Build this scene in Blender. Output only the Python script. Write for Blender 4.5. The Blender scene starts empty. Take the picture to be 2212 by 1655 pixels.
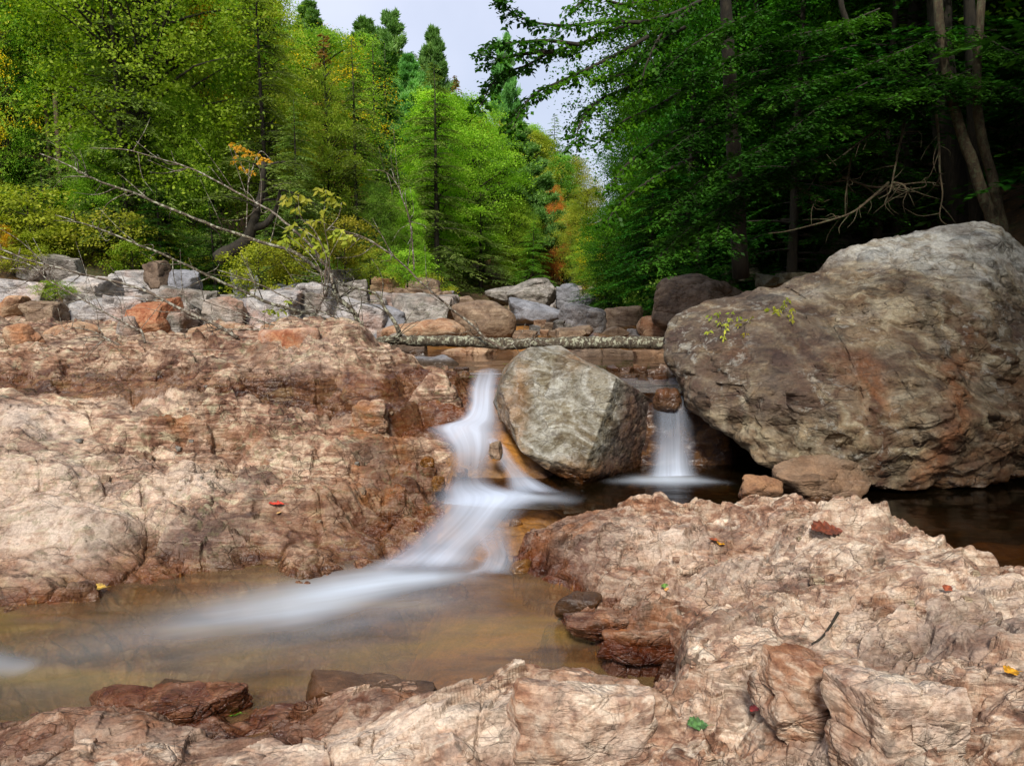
import bpy, bmesh, math, random
import numpy as np
from mathutils import Vector, Matrix

sc = bpy.context.scene
COL = sc.collection
random.seed(7)

# ------------------------------------------------------------------ camera, world, sun, exposure
CAM_Z = 1.60
PITCH = math.radians(8.4)
FPX = 1599.0                      # focal length in pixels of the 2212 x 1655 view of the photograph
cam_d = bpy.data.cameras.new('camera'); cam = bpy.data.objects.new('camera', cam_d); COL.objects.link(cam)
cam_d.sensor_width = 36.0; cam_d.lens = FPX / 2212 * 36; cam_d.clip_end = 800; cam_d.clip_start = 0.05
cam.location = (0, 0, CAM_Z); cam.rotation_euler = (math.pi / 2 - PITCH, 0, 0)
sc.camera = cam

SUN_EL, SUN_AZ = math.radians(44), math.radians(190)    # azimuth clockwise from +Y: behind the camera and to the left
world = bpy.data.worlds.new('World'); sc.world = world; world.use_nodes = True
wn = world.node_tree; wn.nodes.clear()
w_out = wn.nodes.new('ShaderNodeOutputWorld'); w_bg = wn.nodes.new('ShaderNodeBackground')
w_sky = wn.nodes.new('ShaderNodeTexSky'); w_sky.sky_type = 'NISHITA'; w_sky.sun_disc = False
w_sky.sun_elevation = SUN_EL; w_sky.sun_rotation = SUN_AZ; w_sky.dust_density = 3.0; w_sky.air_density = 1.0
w_mix = wn.nodes.new('ShaderNodeMixRGB'); w_mix.inputs[2].default_value = (7.2, 7.7, 9.4, 1)
w_tc = wn.nodes.new('ShaderNodeTexCoord'); w_no = wn.nodes.new('ShaderNodeTexNoise')
w_no.inputs['Scale'].default_value = 2.2; w_no.inputs['Detail'].default_value = 6
w_mr = wn.nodes.new('ShaderNodeMapRange'); w_mr.inputs[1].default_value = .3; w_mr.inputs[2].default_value = .7
w_mr.inputs[3].default_value = .55; w_mr.inputs[4].default_value = .95
wn.links.new(w_tc.outputs['Generated'], w_no.inputs['Vector']); wn.links.new(w_no.outputs[0], w_mr.inputs[0])
wn.links.new(w_mr.outputs[0], w_mix.inputs[0]); wn.links.new(w_sky.outputs[0], w_mix.inputs[1])
wn.links.new(w_mix.outputs[0], w_bg.inputs[0]); w_bg.inputs[1].default_value = 0.066
wn.links.new(w_bg.outputs[0], w_out.inputs[0])

sun_d = bpy.data.lights.new('sun', 'SUN'); sun = bpy.data.objects.new('sun', sun_d); COL.objects.link(sun)
sun_d.energy = 2.6; sun_d.angle = math.radians(12); sun_d.color = (1.0, .95, .87)
to_sun = Vector((math.sin(SUN_AZ) * math.cos(SUN_EL), math.cos(SUN_AZ) * math.cos(SUN_EL), math.sin(SUN_EL)))
sun.rotation_euler = to_sun.to_track_quat('Z', 'Y').to_euler(); sun.location = (-10, -10, 20)

sc.view_settings.view_transform = 'Standard'; sc.view_settings.look = 'None'
sc.view_settings.exposure = 0.88; sc.view_settings.gamma = 1.0
cy = sc.cycles
cy.max_bounces = 7; cy.diffuse_bounces = 3; cy.glossy_bounces = 3; cy.transmission_bounces = 4; cy.transparent_max_bounces = 12
cy.caustics_reflective = False; cy.caustics_refractive = False; cy.use_denoising = True
try: cy.denoiser = 'OPENIMAGEDENOISE'
except Exception: pass

# ------------------------------------------------------------------ projection helpers (photo view point -> metres)
SP, CP = math.sin(PITCH), math.cos(PITCH)
def ray(U, V):
    u = (U - 1106) / FPX; v = (827.5 - V) / FPX
    return u, CP + v * SP, -SP + v * CP
def PY(U, V, y):
    a, b, c = ray(U, V); t = y / b
    return (a * t, y, CAM_Z + c * t)
def PZ(U, V, z):
    a, b, c = ray(U, V); t = (z - CAM_Z) / c
    return (a * t, b * t, z)
def UV_of(x, y, z):
    dz = z - CAM_Z
    f = y * CP - dz * SP; up = y * SP + dz * CP
    return 1106 + FPX * x / f, 827.5 - FPX * up / f

# ------------------------------------------------------------------ numpy noise
_r = np.random.RandomState(3)
PERM = np.concatenate([_r.permutation(256)] * 3).astype(np.int64)
_g = _r.normal(size=(256, 3)); GRAD = _g / np.linalg.norm(_g, axis=1)[:, None]
RND = _r.rand(256, 6)
def perlin(x, y, z):
    xi = np.floor(x).astype(np.int64); yi = np.floor(y).astype(np.int64); zi = np.floor(z).astype(np.int64)
    xf = x - xi; yf = y - yi; zf = z - zi
    u = xf * xf * xf * (xf * (xf * 6 - 15) + 10); v = yf * yf * yf * (yf * (yf * 6 - 15) + 10); w = zf * zf * zf * (zf * (zf * 6 - 15) + 10)
    def g(dx, dy, dz):
        h = PERM[PERM[PERM[(xi + dx) & 255] + ((yi + dy) & 255)] + ((zi + dz) & 255)]
        G = GRAD[h]
        return G[..., 0] * (xf - dx) + G[..., 1] * (yf - dy) + G[..., 2] * (zf - dz)
    a = g(0, 0, 0); b = g(1, 0, 0); c = g(0, 1, 0); d = g(1, 1, 0)
    e = g(0, 0, 1); f = g(1, 0, 1); h = g(0, 1, 1); i = g(1, 1, 1)
    ab = a + u * (b - a); cd = c + u * (d - c); ef = e + u * (f - e); hi = h + u * (i - h)
    p = ab + v * (cd - ab); q = ef + v * (hi - ef)
    return (p + w * (q - p)) * 1.5
def fbm(x, y, z, oct=4, gain=.5, lac=2.03):
    s = 0; a = 1; n = 0
    for i in range(oct):
        s = s + a * perlin(x + 17.3 * i, y + 5.1 * i, z + 9.7 * i); n += a
        a *= gain; x = x * lac; y = y * lac; z = z * lac
    return s / n
def ridged(x, y, z, oct=4):
    s = 0; a = 1; n = 0
    for i in range(oct):
        s = s + a * (1 - np.abs(perlin(x + 7.3 * i, y + 3.1 * i, z + 4.7 * i)) * 2); n += a
        a *= .5; x = x * 2.1; y = y * 2.1; z = z * 2.1
    return s / n
def worley2(x, y, seed=0):
    """F1, F2, cell hash, offset to the cell's point"""
    xi = np.floor(x).astype(np.int64); yi = np.floor(y).astype(np.int64)
    F1 = np.full(x.shape, 9.); F2 = np.full(x.shape, 9.); H = np.zeros(x.shape, np.int64)
    DX = np.zeros(x.shape); DY = np.zeros(x.shape)
    for i in (-1, 0, 1):
        for j in (-1, 0, 1):
            h = PERM[PERM[(xi + i + seed * 13) & 255] + ((yi + j + seed * 7) & 255)]
            px = xi + i + RND[h, 0] * .9; py = yi + j + RND[h, 1] * .9
            dx = x - px; dy = y - py; d = np.sqrt(dx * dx + dy * dy)
            m = d < F1
            F2 = np.where(m, F1, np.minimum(F2, d)); H = np.where(m, h, H)
            DX = np.where(m, dx, DX); DY = np.where(m, dy, DY); F1 = np.where(m, d, F1)
    return F1, F2, H, DX, DY
def worley3(p, seed=0):
    x, y, z = p[:, 0], p[:, 1], p[:, 2]
    xi = np.floor(x).astype(np.int64); yi = np.floor(y).astype(np.int64); zi = np.floor(z).astype(np.int64)
    F1 = np.full(x.shape, 9.); F2 = np.full(x.shape, 9.); H = np.zeros(x.shape, np.int64); D = np.zeros((len(x), 3))
    for i in (-1, 0, 1):
        for j in (-1, 0, 1):
            for k in (-1, 0, 1):
                h = PERM[PERM[PERM[(xi + i + seed * 13) & 255] + ((yi + j) & 255)] + ((zi + k) & 255)]
                dx = x - (xi + i + RND[h, 0]); dy = y - (yi + j + RND[h, 1]); dz = z - (zi + k + RND[h, 2])
                d = np.sqrt(dx * dx + dy * dy + dz * dz); m = d < F1
                F2 = np.where(m, F1, np.minimum(F2, d)); H = np.where(m, h, H); F1 = np.where(m, d, F1)
                D[m] = np.stack([dx[m], dy[m], dz[m]], 1)
    return F1, F2, H, D
def facets2(x, y, sx, sy, rot, seed, a=.14, tilt=1.25, warp=.12):
    """chipped stone: upper envelope of randomly tilted facets, continuous, creased where facets meet"""
    c, s = math.cos(rot), math.sin(rot); u = (x * c + y * s) / sx; v = (-x * s + y * c) / sy
    if warp: u, v = u + fbm(u * .7, v * .7, u * 0 + seed * 3.1, 2) * warp * 2, v + fbm(u * .7 + 31, v * .7, u * 0 + seed * 3.1, 2) * warp * 2
    xi = np.floor(u).astype(np.int64); yi = np.floor(v).astype(np.int64); best = np.full(u.shape, 99.); sec = np.full(u.shape, 99.)
    for i in (-1, 0, 1, 2) if False else (-1, 0, 1):
        for j in (-1, 0, 1):
            h = PERM[PERM[(xi + i + seed * 13) & 255] + ((yi + j + seed * 7) & 255)]
            dx = u - (xi + i + RND[h, 0]); dy = v - (yi + j + RND[h, 1])
            d = a * (dx * dx + dy * dy) + tilt * (dx * (RND[h, 3] - .5) + dy * (RND[h, 4] - .5)) + (RND[h, 2] - .5) * .35 + .9 * np.maximum(np.hypot(dx, dy) - .85, 0) ** 2
            m = d < best; sec = np.where(m, best, np.minimum(sec, d)); best = np.where(m, d, best)
    return best.mean() - best, sec - best
def facets3(p, seed=0, a=.13, tilt=1.2):
    x, y, z = p[:, 0], p[:, 1], p[:, 2]
    xi = np.floor(x).astype(np.int64); yi = np.floor(y).astype(np.int64); zi = np.floor(z).astype(np.int64); best = np.full(x.shape, 99.); sec = np.full(x.shape, 99.)
    for i in (-1, 0, 1):
        for j in (-1, 0, 1):
            for k in (-1, 0, 1):
                h = PERM[PERM[PERM[(xi + i + seed * 13) & 255] + ((yi + j) & 255)] + ((zi + k) & 255)]
                dx = x - (xi + i + RND[h, 0]); dy = y - (yi + j + RND[h, 1]); dz = z - (zi + k + RND[h, 2]); r2 = dx * dx + dy * dy + dz * dz
                d = a * r2 + tilt * (dx * (RND[h, 3] - .5) + dy * (RND[h, 4] - .5) + dz * (RND[h, 5] - .5)) + (RND[h, 2] - .5) * .3 + .9 * np.maximum(np.sqrt(r2) - .85, 0) ** 2
                m = d < best; sec = np.where(m, best, np.minimum(sec, d)); best = np.where(m, d, best)
    return best.mean() - best, sec - best
def smooth(a, b, x):
    t = np.clip((x - a) / (b - a), 0, 1); return t * t * (3 - 2 * t)

# ------------------------------------------------------------------ mesh helpers
def np_mesh(name, V, F, smooth_=False, attrs=None):
    V = np.ascontiguousarray(V, np.float32); F = np.ascontiguousarray(F, np.int32)
    me = bpy.data.meshes.new(name); k = F.shape[1]
    me.vertices.add(len(V)); me.vertices.foreach_set('co', V.ravel())
    me.loops.add(F.size); me.loops.foreach_set('vertex_index', F.ravel())
    me.polygons.add(len(F)); me.polygons.foreach_set('loop_start', np.arange(0, F.size, k, dtype=np.int32))
    try: me.polygons.foreach_set('loop_total', np.full(len(F), k, np.int32))
    except Exception: pass
    me.update(calc_edges=True)
    me.polygons.foreach_set('use_smooth', np.full(len(F), smooth_, bool))
    for n, a in (attrs or {}).items():
        at = me.attributes.new(n, 'FLOAT', 'POINT'); at.data.foreach_set('value', np.ascontiguousarray(a, np.float32))
    me.validate(clean_customdata=False)
    return me
def ob(name, me, mat=None, parent=None, loc=None):
    o = bpy.data.objects.new(name, me); COL.objects.link(o)
    if mat and me is not None and len(me.materials) == 0: me.materials.append(mat)
    if parent: o.parent = parent
    if loc is not None: o.location = loc
    return o
def tag(o, label, cat, group=None):
    o['label'] = label; o['category'] = cat
    if group: o['group'] = group
    return o
def empty(name, loc=(0, 0, 0), rz=0):
    o = bpy.data.objects.new(name, None); COL.objects.link(o); o.location = loc; o.rotation_euler = (0, 0, rz)
    o.empty_display_size = .1
    return o
def grid_faces(nr, nc, mask=None):
    i = np.arange(nr * nc).reshape(nr, nc)
    F = np.stack([i[:-1, :-1], i[:-1, 1:], i[1:, 1:], i[1:, :-1]], -1)
    if mask is not None: F = F[mask]
    return F.reshape(-1, 4)
def compact(V, F, attrs):
    used = np.unique(F); m = np.full(len(V), -1, np.int64); m[used] = np.arange(len(used))
    return V[used], m[F], {k: a[used] for k, a in attrs.items()}
def tube_arrays(pts, rads, sides=8, wob=0, seed=0, cap=True):
    """tapered tube along a polyline -> verts, quads"""
    P = np.array(pts, float); R = np.array(rads, float); n = len(P)
    T = np.gradient(P, axis=0); T /= np.linalg.norm(T, axis=1)[:, None] + 1e-9
    ref = np.array([0, 0, 1.]) if abs(T[0, 2]) < .9 else np.array([1., 0, 0])
    V = []; a = np.linspace(0, 2 * math.pi, sides, endpoint=False)
    rr = np.random.RandomState(seed)
    for i in range(n):
        s = np.cross(T[i], ref); s /= np.linalg.norm(s) + 1e-9; t = np.cross(s, T[i]); ref = t
        r = R[i] * (1 + wob * rr.uniform(-1, 1, sides)) if wob else R[i] * np.ones(sides)
        V.append(P[i] + np.cos(a)[:, None] * s * r[:, None] + np.sin(a)[:, None] * t * r[:, None])
    V = np.concatenate(V)
    i = np.arange(n * sides).reshape(n, sides); j = np.roll(i, -1, 1)
    F = np.stack([i[:-1], j[:-1], j[1:], i[1:]], -1).reshape(-1, 4)
    if cap:
        k = len(V); V = np.concatenate([V, P[:1], P[-1:]])
        c0 = np.stack([i[0], np.full(sides, k), np.full(sides, k), j[0]], -1)
        # degenerate-free caps: use quads pairing sides
        c1 = []
        for q in range(0, sides, 2):
            c1.append([i[-1][q], i[-1][(q + 1) % sides], i[-1][(q + 2) % sides], k + 1])
            c1.append([i[0][(q + 2) % sides], i[0][(q + 1) % sides], i[0][q], k])
        F = np.concatenate([F, np.array(c1)])
    return V, F
def merge(parts):
    V = []; F = []; n = 0
    for v, f in parts:
        V.append(v); F.append(f + n); n += len(v)
    return np.concatenate(V), np.concatenate(F)
def spline(pts, n):
    """Catmull-Rom through points, n samples"""
    P = np.array(pts, float)
    if len(P) == 2: return P[0] + (P[1] - P[0]) * np.linspace(0, 1, n)[:, None]
    Q = np.vstack([2 * P[0] - P[1], P, 2 * P[-1] - P[-2]])
    t = np.linspace(0, len(P) - 1 - 1e-6, n); i = t.astype(int); f = (t - i)[:, None]
    a, b, c, d = Q[i], Q[i + 1], Q[i + 2], Q[i + 3]
    return .5 * ((2 * b) + (c - a) * f + (2 * a - 5 * b + 4 * c - d) * f ** 2 + (3 * b - a - 3 * c + d) * f ** 3)

# ------------------------------------------------------------------ material helpers
def S(r, g, b):
    f = lambda c: (c / 255 / 12.92) if c / 255 <= .04045 else ((c / 255 + .055) / 1.055) ** 2.4
    return (f(r), f(g), f(b), 1)
class NT:
    def __init__(s, name):
        s.m = bpy.data.materials.new(name); s.m.use_nodes = True; s.t = s.m.node_tree; s.t.nodes.clear()
        s.out = s.n('OutputMaterial')
    def n(s, typ, **kw):
        nd = s.t.nodes.new('ShaderNode' + typ)
        for k, v in kw.items(): setattr(nd, k, v)
        return nd
    def l(s, a, b): s.t.links.new(a, b); return b
    def inp(s, sock, v):
        if hasattr(v, 'is_linked') or isinstance(v, bpy.types.NodeSocket): s.l(v, sock)
        else: sock.default_value = v
    def noise(s, vec, scale, detail=6, rough=.55, dist=0):
        nd = s.n('TexNoise'); s.inp(nd.inputs['Vector'], vec); nd.inputs['Scale'].default_value = scale
        nd.inputs['Detail'].default_value = detail; nd.inputs['Roughness'].default_value = rough; nd.inputs['Distortion'].default_value = dist
        return nd.outputs[0]
    def rng(s, v, a, b, c=0, d=1):
        nd = s.n('MapRange'); nd.interpolation_type = 'SMOOTHSTEP'; s.inp(nd.inputs[0], v)
        for i, q in enumerate((a, b, c, d)): s.inp(nd.inputs[i + 1], q)
        return nd.outputs[0]
    def mix(s, f, a, b, bt='MIX'):
        nd = s.n('MixRGB'); nd.blend_type = bt; s.inp(nd.inputs[0], f); s.inp(nd.inputs[1], a); s.inp(nd.inputs[2], b)
        return nd.outputs[0]
    def math(s, op, a, b=0.):
        nd = s.n('Math', operation=op); s.inp(nd.inputs[0], a); s.inp(nd.inputs[1], b); return nd.outputs[0]
    def attr(s, name):
        nd = s.n('Attribute'); nd.attribute_name = name; return nd.outputs['Fac']
    def mapping(s, vec, scale=(1, 1, 1), rot=(0, 0, 0), loc=(0, 0, 0)):
        nd = s.n('Mapping'); s.l(vec, nd.inputs[0]); nd.inputs['Scale'].default_value = scale; nd.inputs['Rotation'].default_value = rot
        nd.inputs['Location'].default_value = loc; return nd.outputs[0]
    def ramp(s, f, stops):
        nd = s.n('ValToRGB'); s.inp(nd.inputs[0], f); e = nd.color_ramp.elements
        while len(e) < len(stops): e.new(.5)
        for q, (p, c) in zip(e, stops): q.position = p; q.color = c
        return nd.outputs[0]

def rock_mat(name, cols, s=1.0, bandrot=(.3, .5, .4), bands=None, band_amt=.5, vein=None, vein_amt=.5, lichen=None, lichen_amt=0.5,
             rust=None, wetcol=None, bump=.5, rough=.78, wet_default=False, spots=None, palecol=None, frac=0, fol=0, folrot=(.35, .12, -.25), swirl=0, swirlcols=None):
    """weathered stone: cloudy colour mix, distorted bedding bands, pale veins, speckle; attributes wet / rust / pale set by the builder"""
    q = NT(name); tc = q.n('TexCoord').outputs['Object']
    n1 = q.noise(tc, 1.6 * s, 9, .6, .8)
    n2 = q.noise(q.mapping(tc, (1.5, 1.5, 1.5), (0, 0, 0), (4, 7, 2)), 5 * s, 8, .62, .6)
    n3 = q.noise(tc, 55 * s, 5, .6)
    f = q.math('ADD', q.math('MULTIPLY', n1, .62), q.math('MULTIPLY', n2, .38))
    k = len(cols)
    c = q.ramp(f, [(.39 + .22 * i / (k - 1), cols[i]) for i in range(k)])
    if bands:
        mp = q.mapping(tc, (1, 1, 4.5), bandrot)
        warp = q.n('VectorMath', operation='ADD'); q.l(mp, warp.inputs[0])
        nz = q.n('TexNoise'); q.l(tc, nz.inputs['Vector']); nz.inputs['Scale'].default_value = 1.1 * s; nz.inputs['Detail'].default_value = 3
        sub = q.n('VectorMath', operation='SCALE'); q.l(nz.outputs['Color'], sub.inputs[0]); sub.inputs['Scale'].default_value = 1.6
        q.l(sub.outputs[0], warp.inputs[1])
        b = q.noise(warp.outputs[0], 3.2 * s, 8, .6, .3)
        c = q.mix(q.rng(b, .5, .68, 0, band_amt), c, bands[0])
        c = q.mix(q.rng(b, .5, .36, 0, band_amt * .9), c, bands[-1])
    hx = []
    if swirl:
        wv_ = q.n('TexWave', wave_type='BANDS', bands_direction='DIAGONAL'); q.l(tc, wv_.inputs['Vector']); wv_.inputs['Scale'].default_value = .55 * s; wv_.inputs['Distortion'].default_value = 16; wv_.inputs['Detail'].default_value = 6; wv_.inputs['Detail Scale'].default_value = .9; wv_.inputs['Detail Roughness'].default_value = .6
        ws = q.ramp(wv_.outputs['Fac'], [(.15, swirlcols[0]), (.45, swirlcols[1]), (.7, swirlcols[2]), (.9, swirlcols[3])])
        c = q.mix(q.rng(n1, .35, .6, swirl * .5, swirl), c, ws); hx.append((wv_.outputs['Fac'], .15))
    if fol:
        fn = q.noise(q.mapping(tc, (1.6 * s, 7 * s, 26 * s), folrot), 1.0, 6, .62, .5); fm_ = q.rng(q.noise(tc, 1.1 * s, 2), .35, .6, .35, 1)
        c = q.mix(q.math('MULTIPLY', q.rng(fn, .50, .38, 0, fol), fm_), c, q.mix(1.0, c, (.42, .33, .27, 1), 'MULTIPLY')); c = q.mix(q.math('MULTIPLY', q.rng(fn, .54, .66, 0, fol * .7), fm_), c, q.mix(.5, c, S(226, 210, 192)))
        hx.append((fn, 1.6))
    if frac:
        for sc_f, am in ((4.2 * s, 1.0), (11 * s, .45)):
            mv = q.n('VectorMath', operation='ADD'); q.l(q.mapping(tc, (1, 1.6, 2.2), (.3, .1, .4 + sc_f)), mv.inputs[0]); nz_ = q.n('TexNoise'); q.l(tc, nz_.inputs['Vector']); nz_.inputs['Scale'].default_value = sc_f * .8; nz_.inputs['Detail'].default_value = 4
            sv = q.n('VectorMath', operation='SCALE'); q.l(nz_.outputs['Color'], sv.inputs[0]); sv.inputs['Scale'].default_value = .35 / sc_f; q.l(sv.outputs[0], mv.inputs[1])
            v1 = q.n('TexVoronoi'); v1.inputs['Scale'].default_value = sc_f; q.l(mv.outputs[0], v1.inputs['Vector']); v2 = q.n('TexVoronoi', feature='DISTANCE_TO_EDGE'); v2.inputs['Scale'].default_value = sc_f; q.l(mv.outputs[0], v2.inputs['Vector'])
            sep = q.n('SeparateColor'); q.l(v1.outputs['Color'], sep.inputs[0])
            c = q.mix(frac * am, c, q.mix(1.0, c, q.ramp(sep.outputs[0], [(.0, (.55, .50, .46, 1)), (.35, (.85, .80, .76, 1)), (.65, (1.05, 1.02, .98, 1)), (1, (1.35, 1.33, 1.30, 1))]), 'MULTIPLY'))
            ck = q.rng(v2.outputs['Distance'], 0, .05); brk = q.rng(q.noise(tc, 2.8 * s, 4), .47, .58)
            c = q.mix(q.math('MULTIPLY', q.math('MULTIPLY', q.rng(v2.outputs['Distance'], .030, 0), brk), min(.75, frac) * am), c, S(58, 40, 30))
            dt = q.n('VectorMath', operation='DOT_PRODUCT'); q.l(mv.outputs[0], dt.inputs[0]); cs = q.n('VectorMath', operation='SUBTRACT'); q.l(v1.outputs['Color'], cs.inputs[0]); cs.inputs[1].default_value = (.5, .5, .5); q.l(cs.outputs[0], dt.inputs[1])
            dd_ = q.n('VectorMath', operation='SUBTRACT'); q.l(mv.outputs[0], dd_.inputs[0]); q.l(v1.outputs['Position'], dd_.inputs[1]); d3 = q.n('VectorMath', operation='DOT_PRODUCT'); q.l(dd_.outputs[0], d3.inputs[0]); q.l(cs.outputs[0], d3.inputs[1])
            hx.append((d3.outputs['Value'], 70.0 * am)); hx.append((q.math('MULTIPLY', ck, brk), .7 * am))
    if rust:
        rr = q.math('MULTIPLY', q.attr('rust'), q.rng(n2, .35, .6, .45, 1.0))
        c = q.mix(rr, c, q.mix(q.rng(n1, .42, .58), rust[0], rust[1]))
    pal = q.math('MULTIPLY', q.attr('pale'), q.rng(q.noise(tc, 7 * s, 8, .65, .5), .38, .58, .25, .9))
    c = q.mix(pal, c, palecol or S(202, 184, 166))
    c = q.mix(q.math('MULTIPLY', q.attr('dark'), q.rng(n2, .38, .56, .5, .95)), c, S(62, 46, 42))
    if vein:
        vo = q.n('TexVoronoi', feature='DISTANCE_TO_EDGE'); vo.inputs['Scale'].default_value = 3.0 * s
        wv = q.n('VectorMath', operation='ADD'); q.l(tc, wv.inputs[0]); nz = q.n('TexNoise'); q.l(tc, nz.inputs['Vector']); nz.inputs['Scale'].default_value = 3 * s; nz.inputs['Detail'].default_value = 5
        sc_ = q.n('VectorMath', operation='SCALE'); q.l(nz.outputs['Color'], sc_.inputs[0]); sc_.inputs['Scale'].default_value = .55
        q.l(sc_.outputs[0], wv.inputs[1]); q.l(wv.outputs[0], vo.inputs['Vector'])
        vm = q.math('MULTIPLY', q.rng(vo.outputs['Distance'], .035, .0, 0, vein_amt), q.rng(q.noise(tc, 1.7 * s, 3), .45, .6))
        c = q.mix(vm, c, vein)
    if lichen:
        lm = q.math('MULTIPLY', q.rng(q.noise(tc, 11 * s, 7, .7, .4), .53, .62), q.rng(q.noise(tc, 1.3 * s, 2), .42, .58, .1, 1))
        c = q.mix(q.math('MULTIPLY', lm, lichen_amt), c, lichen)
    if spots:
        sm = q.rng(q.noise(tc, 16 * s, 5, .7, .8), .36, .30, 0, .8)
        c = q.mix(sm, c, spots)
    sp = q.rng(n3, .3, .7, .80, 1.16)
    c = q.mix(1.0, c, sp, 'MULTIPLY')
    wet = q.attr('wet')
    wc = q.mix(1.0, c, wetcol or (.42, .30, .20, 1), 'MULTIPLY')
    c = q.mix(wet, c, wc)
    p = q.n('BsdfPrincipled'); q.l(c, p.inputs['Base Color'])
    q.l(q.rng(wet, 0, 1, rough, .22), p.inputs['Roughness'])
    try: p.inputs['Specular IOR Level'].default_value = .35
    except Exception: pass
    h = q.math('ADD', q.math('MULTIPLY', q.noise(tc, 22 * s, 9, .68, .6), 1.0), q.math('MULTIPLY', n3, .35))
    for so_, am_ in hx: h = q.math('ADD', h, q.math('MULTIPLY', so_, am_))
    bp = q.n('Bump'); bp.inputs['Strength'].default_value = bump; bp.inputs['Distance'].default_value = .012 / s
    q.l(h, bp.inputs['Height']); q.l(bp.outputs[0], p.inputs['Normal']); q.l(p.outputs[0], q.out.inputs[0])
    return q.m

M = {}
M['ledge'] = rock_mat('pink_ledge_stone', [S(82, 52, 40), S(132, 98, 78), S(164, 134, 112), S(188, 166, 143), S(140, 106, 82)], s=1.6,
    bands=[S(184, 177, 148), S(86, 61, 46)], band_amt=.8, lichen=S(104, 103, 72), lichen_amt=.5,
    rust=[S(157, 98, 35), S(97, 54, 25)], wetcol=(.42, .29, .20, 1), bump=.8, frac=.62, fol=.9)
M['ledge_warm'] = rock_mat('cream_ledge_stone', [S(93, 62, 47), S(149, 112, 88), S(181, 153, 129), S(199, 181, 161), S(152, 116, 90)], s=1.8,
    bands=[S(209, 196, 177), S(111, 73, 56)], band_amt=.8, lichen=S(69, 67, 56), lichen_amt=.5,
    rust=[S(144, 88, 39), S(88, 46, 24)], wetcol=(.34, .20, .14, 1), bump=.85, frac=.55, fol=.95, folrot=(.3, -.15, .3))
M['streambed'] = rock_mat('brown_streambed', [S(110, 76, 36), S(152, 112, 56), S(124, 100, 66), S(172, 134, 58)], s=1.6,
    bands=[S(150, 112, 58), S(74, 50, 30)], band_amt=.7, rust=[S(168, 112, 36), S(112, 70, 28)], wetcol=(.62, .5, .4, 1), frac=.25, fol=.4, bump=.5)
M['hero'] = rock_mat('grey_tan_boulder_stone', [S(77, 64, 45), S(117, 110, 91), S(157, 155, 143), S(132, 127, 111)], s=2.0,
    bands=[S(172, 170, 161), S(84, 69, 45)], band_amt=.7, rust=[S(168, 112, 61), S(86, 58, 31)], wetcol=(.35, .27, .2, 1), bump=.9, frac=.35, swirl=.5, swirlcols=[S(81, 73, 54), S(136, 133, 120), S(168, 168, 161), S(109, 99, 77)])
M['big'] = rock_mat('swirled_boulder_stone', [S(67, 55, 41), S(113, 97, 73), S(152, 137, 109), S(123, 116, 91), S(94, 72, 49)], s=1.1,
    bands=[S(172, 162, 138), S(82, 58, 40)], band_amt=.8, bandrot=(.9, .5, .2),
    rust=[S(127, 79, 44), S(76, 49, 31)], wetcol=(.40, .30, .22, 1), bump=1.0, palecol=S(211, 209, 197), lichen=S(200, 200, 188), lichen_amt=.3, frac=.2, swirl=.6, swirlcols=[S(74, 58, 46), S(135, 113, 83), S(174, 162, 134), S(102, 77, 53)])
M['big_dark'] = M['big']
M['grey'] = rock_mat('pale_grey_stone', [S(92, 89, 83), S(124, 120, 112), S(151, 145, 138), S(132, 126, 117)], s=1.2,
    bands=[S(162, 156, 150), S(97, 89, 79)], band_amt=.5, vein=S(174, 168, 161), vein_amt=.4, rust=[S(162, 120, 92), S(146, 96, 68)], frac=.4, fol=.4, bump=.6, lichen=S(86, 86, 66), lichen_amt=.5)
M['white'] = rock_mat('white_blue_stone', [S(121, 120, 120), S(154, 152, 150), S(177, 172, 168), S(157, 152, 147)], s=1.3,
    bands=[S(187, 182, 176), S(116, 113, 114)], band_amt=.55, vein=S(91, 89, 91), vein_amt=.4, rust=[S(177, 128, 95), S(157, 96, 63)], frac=.4, fol=.4, bump=.6)
M['tan'] = rock_mat('tan_brown_stone', [S(92, 73, 57), S(121, 100, 80), S(140, 121, 99), S(119, 100, 82)], s=1.3,
    bands=[S(148, 129, 107), S(88, 70, 55)], band_amt=.45, rust=[S(147, 109, 77), S(106, 70, 48)], wetcol=(.4, .3, .24, 1), frac=.4, fol=.4, bump=.4)
M['pink'] = rock_mat('pink_slab_stone', [S(124, 87, 62), S(157, 121, 91), S(175, 147, 117), S(157, 126, 97)], s=1.3,
    bands=[S(184, 163, 135), S(124, 87, 63)], band_amt=.5, rust=[S(166, 107, 63), S(132, 70, 36)], frac=.4, fol=.4, bump=.5)
M['orange'] = rock_mat('rust_orange_stone', [S(122, 70, 42), S(147, 91, 58), S(162, 116, 81), S(144, 90, 60)], s=2.2,
    bands=[S(172, 140, 110), S(113, 58, 35)], band_amt=.6, rust=[S(137, 76, 45), S(107, 52, 33)], bump=.5)
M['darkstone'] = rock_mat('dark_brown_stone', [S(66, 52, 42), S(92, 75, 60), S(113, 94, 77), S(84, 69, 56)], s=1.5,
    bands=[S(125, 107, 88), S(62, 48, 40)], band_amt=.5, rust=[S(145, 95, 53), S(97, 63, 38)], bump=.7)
M['bluegrey'] = rock_mat('blue_grey_stone', [S(92, 92, 94), S(116, 116, 120), S(134, 134, 138), S(112, 110, 110)], s=1.2,
    bands=[S(142, 142, 146), S(98, 94, 90)], band_amt=.35, rust=[S(150, 120, 100), S(120, 90, 70)], bump=.4)
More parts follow.
